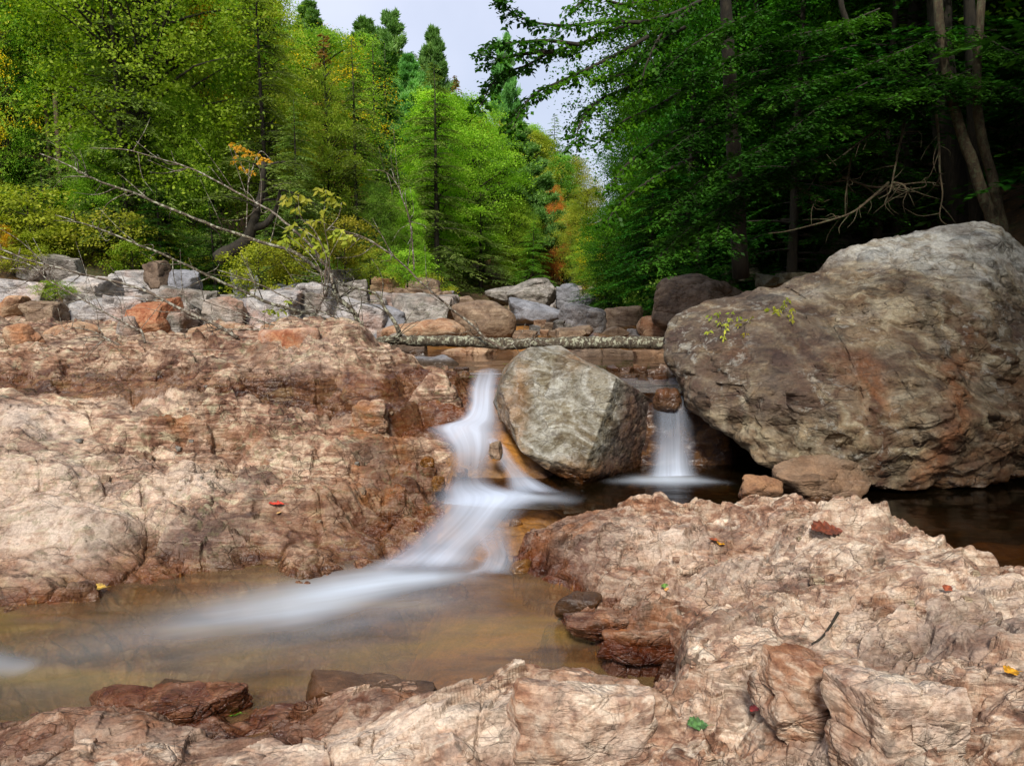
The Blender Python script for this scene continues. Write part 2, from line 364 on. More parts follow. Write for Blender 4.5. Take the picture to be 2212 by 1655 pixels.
M['shade'] = rock_mat('mossy_shaded_stone', [S(62, 58, 44), S(84, 80, 62), S(104, 98, 80)], s=1.5, bands=[S(110, 106, 88), S(60, 54, 42)], band_amt=.4,
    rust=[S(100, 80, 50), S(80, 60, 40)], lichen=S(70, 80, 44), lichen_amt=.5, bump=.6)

def ground_mat():
    q = NT('forest_floor'); tc = q.n('TexCoord').outputs['Object']
    c = q.ramp(q.noise(tc, .9, 8, .6), [(.35, S(54, 42, 26)), (.5, S(86, 66, 40)), (.6, S(70, 72, 34)), (.7, S(96, 80, 52))])
    c = q.mix(q.rng(q.noise(tc, 14, 6, .7), .45, .62, 0, .6), c, S(120, 84, 44))
    c = q.mix(q.rng(q.noise(tc, 30, 6, .7), .3, .6, .6, 0), c, S(40, 30, 20))
    p = q.n('BsdfPrincipled'); q.l(c, p.inputs['Base Color']); p.inputs['Roughness'].default_value = .95
    bp = q.n('Bump'); bp.inputs['Strength'].default_value = .8; bp.inputs['Distance'].default_value = .06
    q.l(q.noise(tc, 9, 8, .7), bp.inputs['Height']); q.l(bp.outputs[0], p.inputs['Normal']); q.l(p.outputs[0], q.out.inputs[0]); return q.m
M['floor'] = ground_mat()

def bark_mat(name, cols, lichen=None, s=1.0):
    q = NT(name); tc = q.n('TexCoord').outputs['Object']
    c = q.ramp(q.noise(q.mapping(tc, (6, 6, 1.2)), 6 * s, 8, .65, .4), [(.35, cols[0]), (.55, cols[1]), (.7, cols[2])])
    if lichen: c = q.mix(q.rng(q.noise(tc, 26 * s, 6, .65, .6), .5, .6, 0, .85), c, lichen)
    p = q.n('BsdfPrincipled'); q.l(c, p.inputs['Base Color']); p.inputs['Roughness'].default_value = .9
    bp = q.n('Bump'); bp.inputs['Strength'].default_value = .8; bp.inputs['Distance'].default_value = .01
    q.l(q.noise(q.mapping(tc, (5, 5, 1)), 16 * s, 8, .7), bp.inputs['Height']); q.l(bp.outputs[0], p.inputs['Normal'])
    q.l(p.outputs[0], q.out.inputs[0]); return q.m
M['bark'] = bark_mat('dark_bark', [S(30, 26, 18), S(48, 42, 30), S(66, 58, 44)])
M['bark_pale'] = bark_mat('grey_brown_bark', [S(70, 54, 38), S(104, 84, 62), S(134, 114, 88)], S(112, 112, 84))
M['bark_trunk'] = bark_mat('dull_brown_bark', [S(52, 42, 28), S(80, 66, 46), S(104, 90, 66)], S(86, 90, 62))
M['bark_lichen'] = bark_mat('lichened_dead_bark', [S(50, 42, 32), S(80, 70, 54), S(104, 94, 74)], S(164, 164, 140))
M['twig'] = bark_mat('dead_twig_bark', [S(70, 58, 46), S(98, 84, 70), S(122, 108, 92)], S(168, 166, 150))

def leaf_mat(name, a, b, c3, trans=.35, accent=None, rough=.5):
    """leaves: two-sided, some light passes through; colour varies leaf by leaf (attribute tint), clump by clump and tree by tree"""
    q = NT(name); oi = q.n('ObjectInfo').outputs['Random']; tc = q.n('TexCoord').outputs['Object']
    t = q.attr('tint'); n = q.noise(tc, .9, 3, .6)
    f = q.math('ADD', q.math('MULTIPLY', t, .42), q.math('MULTIPLY', q.rng(n, .35, .65), .50))
    col = q.ramp(f, [(.1, a), (.5, b), (.9, c3)])
    if accent: col = q.mix(q.math('MULTIPLY', q.rng(q.noise(tc, .55, 3, .6, .3), .545, .62), q.rng(t, .1, .5, .5, 1)), col, accent)
    hs = q.n('HueSaturation'); q.l(col, hs.inputs['Color']); q.l(q.rng(oi, 0, 1, .485, .512), hs.inputs['Hue']); q.l(q.rng(oi, 0, 1, .85, 1.2), hs.inputs['Value'])
    d = q.n('BsdfDiffuse'); q.l(hs.outputs[0], d.inputs[0]); tr = q.n('BsdfTranslucent')
    tcol = q.mix(1.0, hs.outputs[0], (1.15, 1.25, .55, 1), 'MULTIPLY'); q.l(tcol, tr.inputs[0])
    m1 = q.n('MixShader'); m1.inputs[0].default_value = trans; q.l(d.outputs[0], m1.inputs[1]); q.l(tr.outputs[0], m1.inputs[2])
    g = q.n('BsdfGlossy'); g.inputs['Roughness'].default_value = rough; g.inputs[0].default_value = (1, 1, 1, 1)
    m2 = q.n('MixShader'); m2.inputs[0].default_value = .008; q.l(m1.outputs[0], m2.inputs[1]); q.l(g.outputs[0], m2.inputs[2]); q.l(m2.outputs[0], q.out.inputs[0])
    return q.m
L = {}
L['lime'] = leaf_mat('lime_leaves', S(100, 136, 30), S(146, 182, 48), S(186, 212, 76), .5)
L['green'] = leaf_mat('green_leaves', S(76, 116, 34), S(112, 154, 50), S(154, 190, 76), .48)
L['gold'] = leaf_mat('gold_green_leaves', S(96, 138, 34), S(138, 176, 50), S(178, 202, 74), .48, accent=S(244, 200, 36))
L['olive'] = leaf_mat('olive_hemlock_needles', S(74, 98, 44), S(112, 136, 64), S(154, 174, 92), .38)
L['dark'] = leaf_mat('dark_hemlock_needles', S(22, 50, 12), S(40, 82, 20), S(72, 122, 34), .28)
L['pine'] = leaf_mat('green_pine_needles', S(78, 122, 58), S(112, 160, 80), S(160, 200, 114), .38)
L['rust'] = leaf_mat('browned_needles', S(124, 96, 56), S(156, 122, 74), S(180, 148, 96), .35)
L['orange'] = leaf_mat('orange_autumn_leaves', S(170, 150, 50), S(210, 142, 60), S(226, 128, 62), .45)
L['yellowgreen'] = leaf_mat('yellow_green_leaves', S(120, 134, 36), S(160, 170, 52), S(198, 192, 78), .48)
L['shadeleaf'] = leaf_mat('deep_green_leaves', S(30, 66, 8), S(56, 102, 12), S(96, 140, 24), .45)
L['amber'] = leaf_mat('amber_leaves', S(190, 150, 24), S(222, 170, 30), S(236, 192, 60), .5)
L['moss'] = leaf_mat('mossy_shrub_leaves', S(104, 110, 26), S(150, 152, 40), S(192, 182, 60), .4)

# ------------------------------------------------------------------ terrain: smooth base surfaces through measured points
def tps(points, lam=2e-4):
    P = np.array(points, float); X = P[:, :2]; n = len(P)
    d = np.linalg.norm(X[:, None] - X[None], axis=-1); K = np.where(d > 0, d * d * np.log(d + 1e-12), 0) + lam * np.eye(n)
    A = np.zeros((n + 3, n + 3)); A[:n, :n] = K; A[:n, n] = 1; A[:n, n + 1:] = X; A[n, :n] = 1; A[n + 1:, :n] = X.T
    w = np.linalg.solve(A, np.concatenate([P[:, 2], np.zeros(3)]))
    def f(x, y):
        sh = x.shape; x = x.ravel(); y = y.ravel(); out = np.empty(len(x))
        for s in range(0, len(x), 60000):
            xs = x[s:s + 60000]; ys = y[s:s + 60000]
            d2 = (xs[:, None] - X[:, 0]) ** 2 + (ys[:, None] - X[:, 1]) ** 2
            out[s:s + 60000] = (.5 * d2 * np.log(d2 + 1e-12)) @ w[:n] + w[n] + w[n + 1] * xs + w[n + 2] * ys
        return out.reshape(sh)
    return f
Z_LOW, Z_MID, Z_UP = 0.0, 0.20, 0.745
LP = [PY(*p) for p in [(0, 780, 6.3), (150, 762, 6.3), (300, 738, 6.3), (420, 732, 6.3), (500, 742, 6.25), (560, 738, 6.2), (590, 700, 6.2), (680, 694, 6.2), (760, 706, 6.2), (830, 750, 6.15), (900, 790, 6.2),
      (960, 826, 6.1), (1000, 856, 5.95), (1002, 890, 5.75), (960, 915, 5.55), (930, 900, 5.6),
      (0, 850, 5.3), (0, 950, 4.7), (0, 1050, 4.2), (0, 1150, 3.85), (0, 1250, 3.55), (200, 850, 5.3), (200, 950, 4.75), (200, 1050, 4.3), (200, 1150, 3.95), (200, 1230, 3.7),
      (400, 935, 5.05), (330, 900, 5.1), (450, 860, 5.25), (450, 965, 4.85), (450, 1050, 4.4), (450, 1150, 4.0), (450, 1225, 3.78), (600, 830, 5.5), (620, 940, 5.0), (600, 1000, 4.65), (650, 1060, 4.45),
      (700, 1060, 4.35), (740, 1085, 4.35), (700, 1150, 4.1), (700, 1200, 3.9), (750, 880, 5.4), (800, 930, 5.15), (850, 990, 4.95), (850, 1090, 4.5), (900, 1060, 4.72), (850, 1165, 4.12), (920, 1110, 4.45),
      (0, 1335, 3.33), (200, 1285, 3.52), (700, 1218, 3.83), (-400, 850, 5.3), (-400, 1000, 4.4), (-400, 1200, 3.6), (-400, 1330, 3.25),
      (0, 705, 8.0), (200, 716, 8.0), (400, 722, 8.0), (-400, 700, 8.0)]]
LP += [(-.75, 3.5, -.22), (-1.5, 3.35, -.2), (-2.2, 3.0, -.2), (-.3, 3.6, -.25), (.05, 4.0, -.15), (.25, 4.6, -.1), (.3, 5.3, 0), (.3, 6.0, .25), (.1, 5.6, .15), (-.1, 4.9, .0),
       (-.7, 7.1, .62), (-1.3, 7.3, .8), (-.5, 6.6, .62), (-1.6, 8.6, .8), (-.6, 8.6, .6), (.3, 7, .5), (-3.2, 2.8, -.15), (-4.5, 3, .1)]
fL = tps(LP)
RP = [PY(*p) for p in [(1130, 1170, 4.12), (1180, 1145, 4.1), (1250, 1112, 4.1), (1330, 1088, 4.12), (1420, 1072, 4.08), (1470, 1082, 4.05), (1530, 1104, 3.95), (1600, 1090, 3.92), (1680, 1075, 3.9), (1750, 1066, 3.88), (1870, 1075, 3.75), (1920, 1098, 3.65),
      (1960, 1130, 3.5), (2060, 1180, 3.2), (2212, 1250, 2.85), (2400, 1330, 2.5), (2700, 1500, 2.1),
      (1160, 1230, 3.75), (1200, 1215, 3.7), (1300, 1200, 3.6), (1400, 1150, 3.75), (1400, 1250, 3.2), (1330, 1285, 3.25), (1420, 1340, 2.9), (1500, 1150, 3.7), (1500, 1250, 3.1), (1500, 1350, 2.65), (1600, 1130, 3.75),
      (1700, 1250, 2.95), (1700, 1400, 2.4), (1600, 1480, 2.15), (1500, 1430, 2.42), (1950, 1250, 2.8), (1950, 1400, 2.2), (2200, 1400, 2.1), (2212, 1550, 1.75), (1950, 1550, 1.8), (1700, 1550, 1.95), (1600, 1580, 1.95),
      (1750, 1650, 1.72), (2000, 1650, 1.6), (1520, 1600, 2.02), (1500, 1640, 1.95), (2400, 1550, 1.7), (2100, 1800, 1.4), (1700, 1850, 1.4), (1450, 1500, 2.3)]]
RP += [PZ(*p) for p in [(1195, 1330, .01), (1240, 1390, .0), (1310, 1440, .0), (1420, 1445, .03), (1130, 1480, -.02)]]
RP += [(.05, 3.2, -.25), (.2, 3.5, -.18), (.25, 2.9, -.25), (-.1, 3.9, -.15), (0.05, 4.3, -.1), (.9, 4.6, -.1), (1.6, 4.4, -.1), (2.0, 4.15, -.1), (2.6, 3.55, -.1), (3.3, 2.9, -.1), (.4, 4.5, -.05), (.4, 2.45, -.05), (.1, 2.3, -.2), (0, 1.8, -.2)]
fR = tps(RP)
NP_ = [PZ(*p) for p in [(0, 1560, 0), (120, 1540, 0), (250, 1512, .02), (380, 1500, .02), (470, 1530, .01), (560, 1568, .0), (620, 1540, .02), (720, 1505, .03), (830, 1488, .05), (930, 1502, .03), (970, 1520, .02), (1130, 1490, .0)]]
NP_ += [PY(*p) for p in [(0, 1620, 2.2), (0, 1700, 1.95), (400, 1530, 2.45), (300, 1600, 2.2), (450, 1600, 2.15), (330, 1700, 1.95), (600, 1600, 2.15), (700, 1600, 2.15), (800, 1568, 2.17), (900, 1535, 2.2),
       (1000, 1512, 2.22), (1100, 1503, 2.22), (1200, 1502, 2.22), (1350, 1507, 2.22), (1420, 1535, 2.15), (1100, 1600, 2.13), (1300, 1600, 2.13), (1100, 1655, 2.07), (1300, 1655, 2.05), (1430, 1600, 2.08), (750, 1655, 1.98), (560, 1640, 2.0), (-400, 1600, 2.2), (-400, 1800, 1.9), (900, 1620, 2.03),
       (500, 1850, 1.65), (1100, 1900, 1.7), (0, 1850, 1.7), (1450, 1655, 1.95)]]
NP_ += [(-1.9, 2.75, -.2), (-1.3, 2.85, -.2), (-.6, 2.85, -.2), (-.1, 2.85, -.2), (.35, 2.8, -.2), (.9, 2.2, -.1), (.9, 1.6, .0), (-2.8, 2.7, -.15), (.75, 2.45, -.05)]
fN = tps(NP_)
def bed(x, y):
    a = -.22 * smooth(-.32, -.6, x) + np.interp(y, [2, 2.6, 3.3, 3.75, 3.95, 4.1, 4.25, 4.4, 4.75, 4.95, 5.05, 5.28, 5.6, 5.9, 6.15, 6.4, 8, 9], [-.22, -.22, -.2, -.12, -.04, .035, .09, .12, .165, .21, .30, .395, .475, .57, .645, .63, .6, .6])
    b = np.interp(y, [2, 3.7, 4.0, 5.3, 5.4, 6.4, 8, 9], [-.2, -.05, .02, .03, .66, .63, .6, .6])
    c = np.interp(y, [2, 3.5, 6.4, 7.0, 9], [-.2, .0, .0, .75, .8])
    w1 = smooth(.18, .5, x); w2 = smooth(1.55, 1.75, x)
    return (a * (1 - w1) + b * w1) * (1 - w2) + c * w2

def xl(y): return np.interp(y, [0, 8, 9, 11, 15, 20, 28, 45, 80, 200], [-9, -7.2, -6.2, -3.6, -2.1, -1.6, 1.0, 4.0, 7, 8])
def xr(y): return np.interp(y, [0, 3, 5, 8, 12, 23, 35, 50, 80, 200], [3.2, 3.6, 4.6, 3.6, 2.9, 3.6, 5.0, 7, 9, 9])
def gz(x, y):
    x = np.asarray(x, float); y = np.asarray(y, float)
    base = .78 + .006 * np.clip(y - 9, 0, 60) + .25 * smooth(45, 90, y) * 20
    left = np.clip(xl(y) - x, 0, 70); right = np.clip(x - xr(y), 0, 70)
    z = base + np.interp(left, [0, 1, 4, 8, 12, 70], [0, .2, 1.3, 3.3, 6.0, 50]) + .62 * right * smooth(0, 2, right + .5)
    return z

# near-field polar sheet: about one vertex per picture point, finer near the viewer
NC, NR = 1500, 1020
th = np.linspace(math.radians(-47), math.radians(47), NC); rr = np.geomspace(1.25, 11.5, NR)
RR, TH = np.meshgrid(rr, th, indexing='ij')
X = RR * np.sin(TH); Y = RR * np.cos(TH)

def fracture(x, y, sx, sy, rot, seed, warp=.25, ws=1.0):
    """broken blocks: every cell is a tilted facet of its own height; returns offset in -1..1 and crack distance"""
    c, s = math.cos(rot), math.sin(rot)
    u = (x * c + y * s) / sx; v = (-x * s + y * c) / sy
    wu = fbm(u * ws, v * ws, u * 0 + seed * 3.1, 3) * warp * 2; wv = fbm(u * ws + 31, v * ws, u * 0 + seed * 3.1, 3) * warp * 2
    F1, F2, H, DX, DY = worley2(u + wu, v + wv, seed)
    off = (RND[H, 2] - .5) * 1.0 + DX * (RND[H, 3] - .5) * 2.6 + DY * (RND[H, 4] - .5) * 2.6
    return off, F2 - F1, H
def terrace(h, x, y, step, dipx, dipy, nz, k=.8):
    s = (h + dipx * x + dipy * y + nz) / step; fr = s - np.floor(s)
    return (smooth(.5, .98, fr) - fr) * step * k
print('terrain base')
bL, bR, bN, bB = fL(X, Y), fR(X, Y), fN(X, Y), bed(X, Y)
low1 = fbm(X * .9, Y * .9, X * 0 + 1, 3); low2 = fbm(X * 2.3, Y * 2.3, X * 0 + 4, 3); low3 = fbm(X * 1.4 + 9, Y * 1.4, X * 0 + 8, 3)
# ---- left ledge
o1, e1 = facets2(X, Y, .50, .30, -.30, 1, warp=.3); o2, e2 = facets2(X, Y, .19, .10, -.25, 2); o3, e3 = facets2(X, Y, .075, .038, -.2, 3); o4, e4 = facets2(X, Y, .03, .017, .1, 4)
fine = ridged(X * 7 + low2, Y * 13, X * 0 + 2, 3)
rocky = smooth(-.25, .2, low1 + .4 * low3)                 # where it is broken rather than worn
zL = bL + low2 * .05 + o1 * .22 + o2 * .12 * (.35 + .9 * rocky) + o3 * .045 * (.35 + .8 * rocky) + o4 * .013 * (.4 + rocky)
zL += terrace(bL + o1 * .1, X, Y, .17, .10, .0, low2 * .12 + low3 * .06, .75) + terrace(bL, X, Y, .055, .14, .02, low2 * .06 + low3 * .05, .6)
g1, ge1, _ = fracture(X, Y, .24, .12, -.28, 12, .10); g2, ge2, _ = fracture(X, Y, .085, .045, -.1, 13, .10)
zL += g1 * .030 * rocky + g2 * .012 * (.3 + rocky)
zL += (fine - .5) * .010 - .028 * smooth(.035, 0, e1) - .014 * smooth(.045, 0, e2) * rocky
# ---- right ledge
p1, f1 = facets2(X, Y, .36, .22, .35, 5, warp=.3); p2, f2 = facets2(X, Y, .14, .075, .30, 6); p3, f3 = facets2(X, Y, .055, .030, .3, 7); p4, f4 = facets2(X, Y, .022, .013, .1, 10)
fineR = ridged(X * 9 + low2, Y * 15, X * 0 + 6, 3)
rockR = smooth(-.25, .2, low3 - .2 * low1)
near = smooth(3.4, 2.0, RR)
r1, re1, _ = fracture(X, Y, .38, .21, .42, 15, .10, .6); r2, re2, _ = fracture(X, Y, .17, .085, .36, 16, .10)
zR = bR + low2 * .03 + p1 * (.06 + .07 * near) + p2 * .050 * (.35 + .9 * rockR) + p3 * .024 * (.4 + .8 * rockR) + p4 * .008
zR += r1 * (.035 + .035 * near) + r2 * .026 * (.5 + rockR)
zR += terrace(bR + p1 * .04, X, Y, .13, -.16, .10, low2 * .09 + low3 * .06, .85) + terrace(bR, X, Y, .035, -.14, .05, low2 * .05 + low3 * .04, .55)
zR += g2 * .011 * (.4 + rockR)
zR += (fineR - .5) * .008 - .022 * smooth(.03, 0, f1) - .010 * smooth(.045, 0, f2) * rockR
# ---- near ledge
q1, k1 = facets2(X, Y, .32, .22, .15, 8, warp=.3); q2, k2 = facets2(X, Y, .11, .07, .2, 9)
zN = bN + low2 * .02 + q1 * .06 + q2 * .04 + r1 * .03 + r2 * .016 + terrace(bN, X, Y, .07, -.05, .05, low2 * .05, .6) + (fineR - .5) * .006 - .016 * smooth(.03, 0, k1) + p3 * .012 + p4 * .006
# ---- water-worn bed
zB = bB + low2 * .035 + low3 * .02 + o2 * .03 + o3 * .008
casc = np.exp(-((X + .05) / .5) ** 2) * smooth(3.7, 4.2, Y) * smooth(6.4, 5.9, Y)
zB = zB - casc * (low2 * .03 + low3 * .02 + .03) + casc * (o2 * .03 + o3 * .025 + g1 * .02)
zL = np.where((X > .5) | (Y > 8.9), -2, zL); zR = np.where((X < .0) & (Y > 3.6) | (X < -.35) | (Y > 4.9), -2, zR); zN = np.where((Y > 3.0) | (X > 1.3), -2, zN)
bank = gz(X, Y) + low2 * .08 + low1 * .1 + o2 * .02 + o1 * .03
bm = smooth(7.7, 8.6, Y) * np.where(X < 3, 1, 0) + smooth(0, 1.0, X - xr(Y)) + smooth(0, 1.2, xl(Y) - X)
zB = np.where(bm > 0, np.maximum(zB, bank * np.clip(bm, 0, 1) + zB * (1 - np.clip(bm, 0, 1))), zB)
def relax(A, n=2):
    A = A.copy()
    for _ in range(n): A[:, 1:-1] = (A[:, :-2] + 2 * A[:, 1:-1] + A[:, 2:]) / 4
    if n > 3: A[1:-1] = (A[:-2] + 2 * A[1:-1] + A[2:]) / 4
    return A
zL, zR, zN, zB = relax(zL, 1), relax(zR, 1), relax(zN, 1), relax(zB, 5)
H4 = np.stack([zB, zL, zR, zN]); who = H4.argmax(0); Z = H4.max(0)
# the extra ledges never bulge outside their own area
V = np.stack([X, Y, Z], -1).reshape(-1, 3)

def ground_patch(px, attr_sum):
    pass
# hit(U, V): where the view ray of a photo point meets the near terrain
def zat(x, y):
    r = math.hypot(x, y); t = math.atan2(x, y)
    i = np.clip((math.log(r / 1.25) / math.log(11.5 / 1.25)) * (NR - 1), 0, NR - 1); j = np.clip((t / math.radians(47) + 1) / 2 * (NC - 1), 0, NC - 1)
    return float(Z[int(round(i)), int(round(j))])
def hit(U, Vv, ymin=1.4, ymax=11):
    a, b, c = ray(U, Vv); y = ymin
    while y < ymax:
        x = a / b * y; z = CAM_Z + c / b * y
        if z <= zat(x, y): return x, y, zat(x, y)
        y += .01
    return a / b * y, y, zat(a / b * y, y)
def blobs(lst):
    s = np.zeros(X.shape)
    for (U, Vv, rx, ry, amt) in lst:
        x, y, z = hit(U, Vv)
        s = np.maximum(s, amt * np.exp(-(((X - x) / rx) ** 2 + ((Y - y) / ry) ** 2)))
    return s
wob = .5 + .5 * np.clip(low2 * 1.5 + o2 * .3, -1, 1)
rust = blobs([(900, 1000, .35, .35, 1), (880, 1080, .35, .3, 1), (930, 1150, .3, .3, .9), (820, 1120, .3, .25, .8), (850, 940, .3, .35, .8), (960, 870, .3, .35, .75), (700, 1090, .4, .2, .4), (300, 1250, .6, .12, .8), (80, 1290, .6, .15, .6),
              (1150, 1200, .25, .35, 1), (1230, 1240, .3, .25, .9), (1250, 1130, .35, .3, .8), (1330, 1390, .25, .25, .9), (1350, 1300, .2, .2, .6), (1900, 1310, .18, .14, .6), (1700, 1600, .15, .12, .7), (1560, 1170, .2, .08, .5), (400, 900, .3, .1, .5), (560, 760, .2, .2, .55),
              (250, 1560, .45, .14, .7), (830, 1500, .35, .1, .8), (1300, 1480, .35, .1, .6), (450, 930, .2, .08, .6), (800, 1010, .25, .25, .6), (560, 960, .2, .1, .3), (0, 760, 1.2, .8, .2), (1000, 900, .25, .3, .8), (1760, 1100, .2, .1, .2)])
rust = np.maximum(rust, (who == 0) * np.where((X > .35) & (Y > 4.3), .1, .75))
pale = blobs([(120, 1130, .55, .35, 1), (60, 900, .3, .2, 1), (400, 1040, .4, .15, .8), (330, 840, .3, .12, .6), (90, 1050, .6, .3, .7), (1440, 1160, .3, .16, .9), (1700, 1200, .6, .3, .4), (1600, 1230, .4, .2, .6), (2000, 1350, .6, .4, .6), (1650, 1500, .2, .12, .6),
              (1850, 1480, .3, .15, .8), (900, 1560, .45, .12, .9), (1150, 1530, .4, .1, .7), (2150, 1300, .4, .3, .6), (250, 1600, .4, .1, .3), (700, 1620, .4, .1, .7), (650, 770, .3, .3, .3), (1800, 1620, .3, .1, .7)])
dark = blobs([(620, 1150, .5, .2, .8), (540, 1120, .3, .15, .5), (760, 1150, .3, .25, .75), (720, 1210, .4, .12, .9), (1390, 1250, .16, .16, .7), (250, 860, .18, .1, .4), (560, 930, .3, .1, .3)])
wl = np.where(Y > 5.4, Z_UP, np.where((Y > 4.35) & (X > -.4), Z_MID, Z_LOW))
wet = smooth(.17, .03, Z - wl + low2 * .08 + o2 * .03) 
wet = np.maximum(wet, dark * .75 * smooth(.2, .8, wob + dark * .4))
wet = np.maximum(wet, np.clip(rust - .25, 0, 1) * .95 * (who > 0) * smooth(1.9, 1.3, np.abs(X + .2)) * (.55 + .45 * smooth(-.2, .3, low3 + o3)))
wet = np.where(who == 0, np.where(Y < 3.9, 0., .35), wet)
wet = np.where((who == 0) & (Y > 4.5) & (X > .35), .9, wet)  # wetness raised past the right fall, also to darken its shaded hollow
drk = np.where((who == 0) & (Y > 4.25), smooth(.02, .3, X), 0) * (Y < 6.1)  # bed colour darkened to paint the shade of the hollow behind the fall
pale = pale * (who > 0); mac = fbm(X * 1.5 + 3, Y * 2.4, X * 0 + 5, 4); drk = np.maximum(drk, (who > 0) * .62 * smooth(.04, .30, mac) * (1 - .6 * np.clip(pale, 0, 1)))
attrs = {'dark': drk.ravel(), 'wet': wet.ravel(), 'rust': np.clip(rust * (.65 + .5 * wob), 0, 1).ravel(), 'pale': np.clip(pale, 0, 1).ravel()}
who = np.where((Z < -.03) & (Y < 3.95), 0, who)
who = np.where((who == 0) & ((X < xl(Y) + .3) | (X > xr(Y)) ) & (Z > Z_UP + .1), 4, who)
fc = who[:-1, :-1]
for k, (nm, mat) in enumerate([('streambed', M['streambed']), ('rock_ledge', M['ledge']), ('rock_ledge', M['ledge_warm']), ('rock_ledge', M['ledge_warm']), ('river_bank', M['floor'])]):
    F = grid_faces(NR, NC, fc == k)
    v, f, a = compact(V, F, attrs)
    o = ob(nm, np_mesh(nm, v, f, k == 0, a), mat)
    if k in (0, 4): o['kind'] = 'structure'
    else: tag(o, ['', 'broad fractured pink and tan bedrock ledge sloping down to the stream on its left bank', 'pale pink cracked bedrock ledge jutting into the stream below the huge boulder',
                  'cream and red bedrock rim along the near edge of the lowest pool'][k], 'rock ledge')

# far ground: stream corridor, steep wooded banks on both sides
gx = np.linspace(-90, 90, 361); gx = np.sign(gx) * (np.abs(gx) / 90) ** 1.6 * 90; gy = np.concatenate([np.linspace(-30, 6, 25), np.linspace(6.3, 60, 180), np.linspace(61, 260, 60)])
GY, GX = np.meshgrid(gy, gx, indexing='ij')
GZ = gz(GX, GY) + fbm(GX * .25, GY * .25, GX * 0, 4) * 1.0 * smooth(2, 6, np.maximum(xl(GY) - GX, GX - xr(GY))) + fbm(GX * 1.2, GY * 1.2, GX * 0, 3) * .12
inside = (GY < 11.0) & (np.hypot(GX, GY) < 11.2) & (np.abs(GX) < np.abs(GY) * 1.03 + .2)
GZ = np.where(inside | ((GY < 8.2)), np.minimum(GZ, -.6 + np.clip(np.hypot(GX, GY) - 8.0, 0, 10) * .42), GZ)
o = ob('terrain', np_mesh('terrain', np.stack([GX, GY, GZ], -1).reshape(-1, 3), grid_faces(*GX.shape), True), M['floor']); o['kind'] = 'structure'
print('terrain done', len(V))

# ------------------------------------------------------------------ water
def water_mat(name, tint, deep, rough=.08, streak=(1, 1, 1), silky=.0, body_amt=.35, rot=0):
    """clear stream water: tinted see-through body, sky reflections at grazing angles, white froth where the attribute foam says"""
    q = NT(name); tc = q.n('TexCoord').outputs['Object']
    tr = q.n('BsdfTransparent'); tr.inputs[0].default_value = tint
    body = q.n('BsdfDiffuse')
    mp = q.mapping(tc, streak, (0, 0, rot))
    sn = q.noise(mp, 1.6, 4, .5, .4)
    q.l(q.ramp(sn, [(.35, deep[0]), (.5, deep[1]), (.65, deep[2])]), body.inputs[0])
    m0 = q.n('MixShader'); q.inp(m0.inputs[0], q.rng(sn, .3, .7, body_amt * .8, body_amt * 1.15)); q.l(tr.outputs[0], m0.inputs[1]); q.l(body.outputs[0], m0.inputs[2])
    gl = q.n('BsdfGlossy'); gl.inputs['Roughness'].default_value = rough; gl.inputs[0].default_value = (1, 1, 1, 1)
    fr = q.n('Fresnel'); fr.inputs[0].default_value = 1.33
    bp = q.n('Bump'); bp.inputs['Strength'].default_value = .25; bp.inputs['Distance'].default_value = .02
    q.l(q.noise(mp, 3.0, 3, .5, .5), bp.inputs['Height']); q.l(bp.outputs[0], gl.inputs['Normal']); q.l(bp.outputs[0], fr.inputs['Normal'])
    m1 = q.n('MixShader'); q.l(fr.outputs[0], m1.inputs[0]); q.l(m0.outputs[0], m1.inputs[1]); q.l(gl.outputs[0], m1.inputs[2])
    fo = q.n('BsdfDiffuse'); fo.inputs[0].default_value = S(212, 222, 234); ft = q.n('BsdfTranslucent'); ft.inputs[0].default_value = S(205, 218, 232)
    fm = q.n('MixShader'); fm.inputs[0].default_value = .3; q.l(fo.outputs[0], fm.inputs[1]); q.l(ft.outputs[0], fm.inputs[2])
    m2 = q.n('MixShader'); q.l(q.attr('foam'), m2.inputs[0]); q.l(m1.outputs[0], m2.inputs[1]); q.l(fm.outputs[0], m2.inputs[2])
    q.l(m2.outputs[0], q.out.inputs[0]); return q.m
M['w_low'] = water_mat('pool_water', (.92, .82, .62, 1), [S(104, 82, 58), S(140, 112, 80), S(156, 128, 72)], .20, (.7, 2.6, 1), body_amt=.31, rot=-.25)
M['w_mid'] = water_mat('dark_pool_water', (.60, .46, .26, 1), [S(30, 22, 10), S(46, 34, 14), S(40, 36, 18)], .10, (1.0, 2.0, 1), body_amt=.15)
M['w_up'] = water_mat('upper_pool_water', (.80, .72, .60, 1), [S(120, 90, 70), S(130, 104, 84), S(140, 112, 90)], .05, (.6, 2.4, 1), body_amt=.25)
def pool(name, x0, x1, y0, y1, z, foamf, mat, nx=260, ny=260, keep=None):
    xs = np.linspace(x0, x1, nx); ys = np.linspace(y0, y1, ny); yy, xx = np.meshgrid(ys, xs, indexing='ij')
    zz = z + fbm(xx * 1.3, yy * 2.2, xx * 0 + z * 9, 3) * .010
    fo = np.clip(foamf(xx, yy), 0, 1)
    F = grid_faces(ny, nx, None if keep is None else keep(xx, yy)[:-1, :-1])
    v, f, a = compact(np.stack([xx, yy, zz], -1).reshape(-1, 3), F, {'foam': fo.ravel()})
    o = ob(name, np_mesh(name, v, f, True, a), mat); o['kind'] = 'structure'; return o
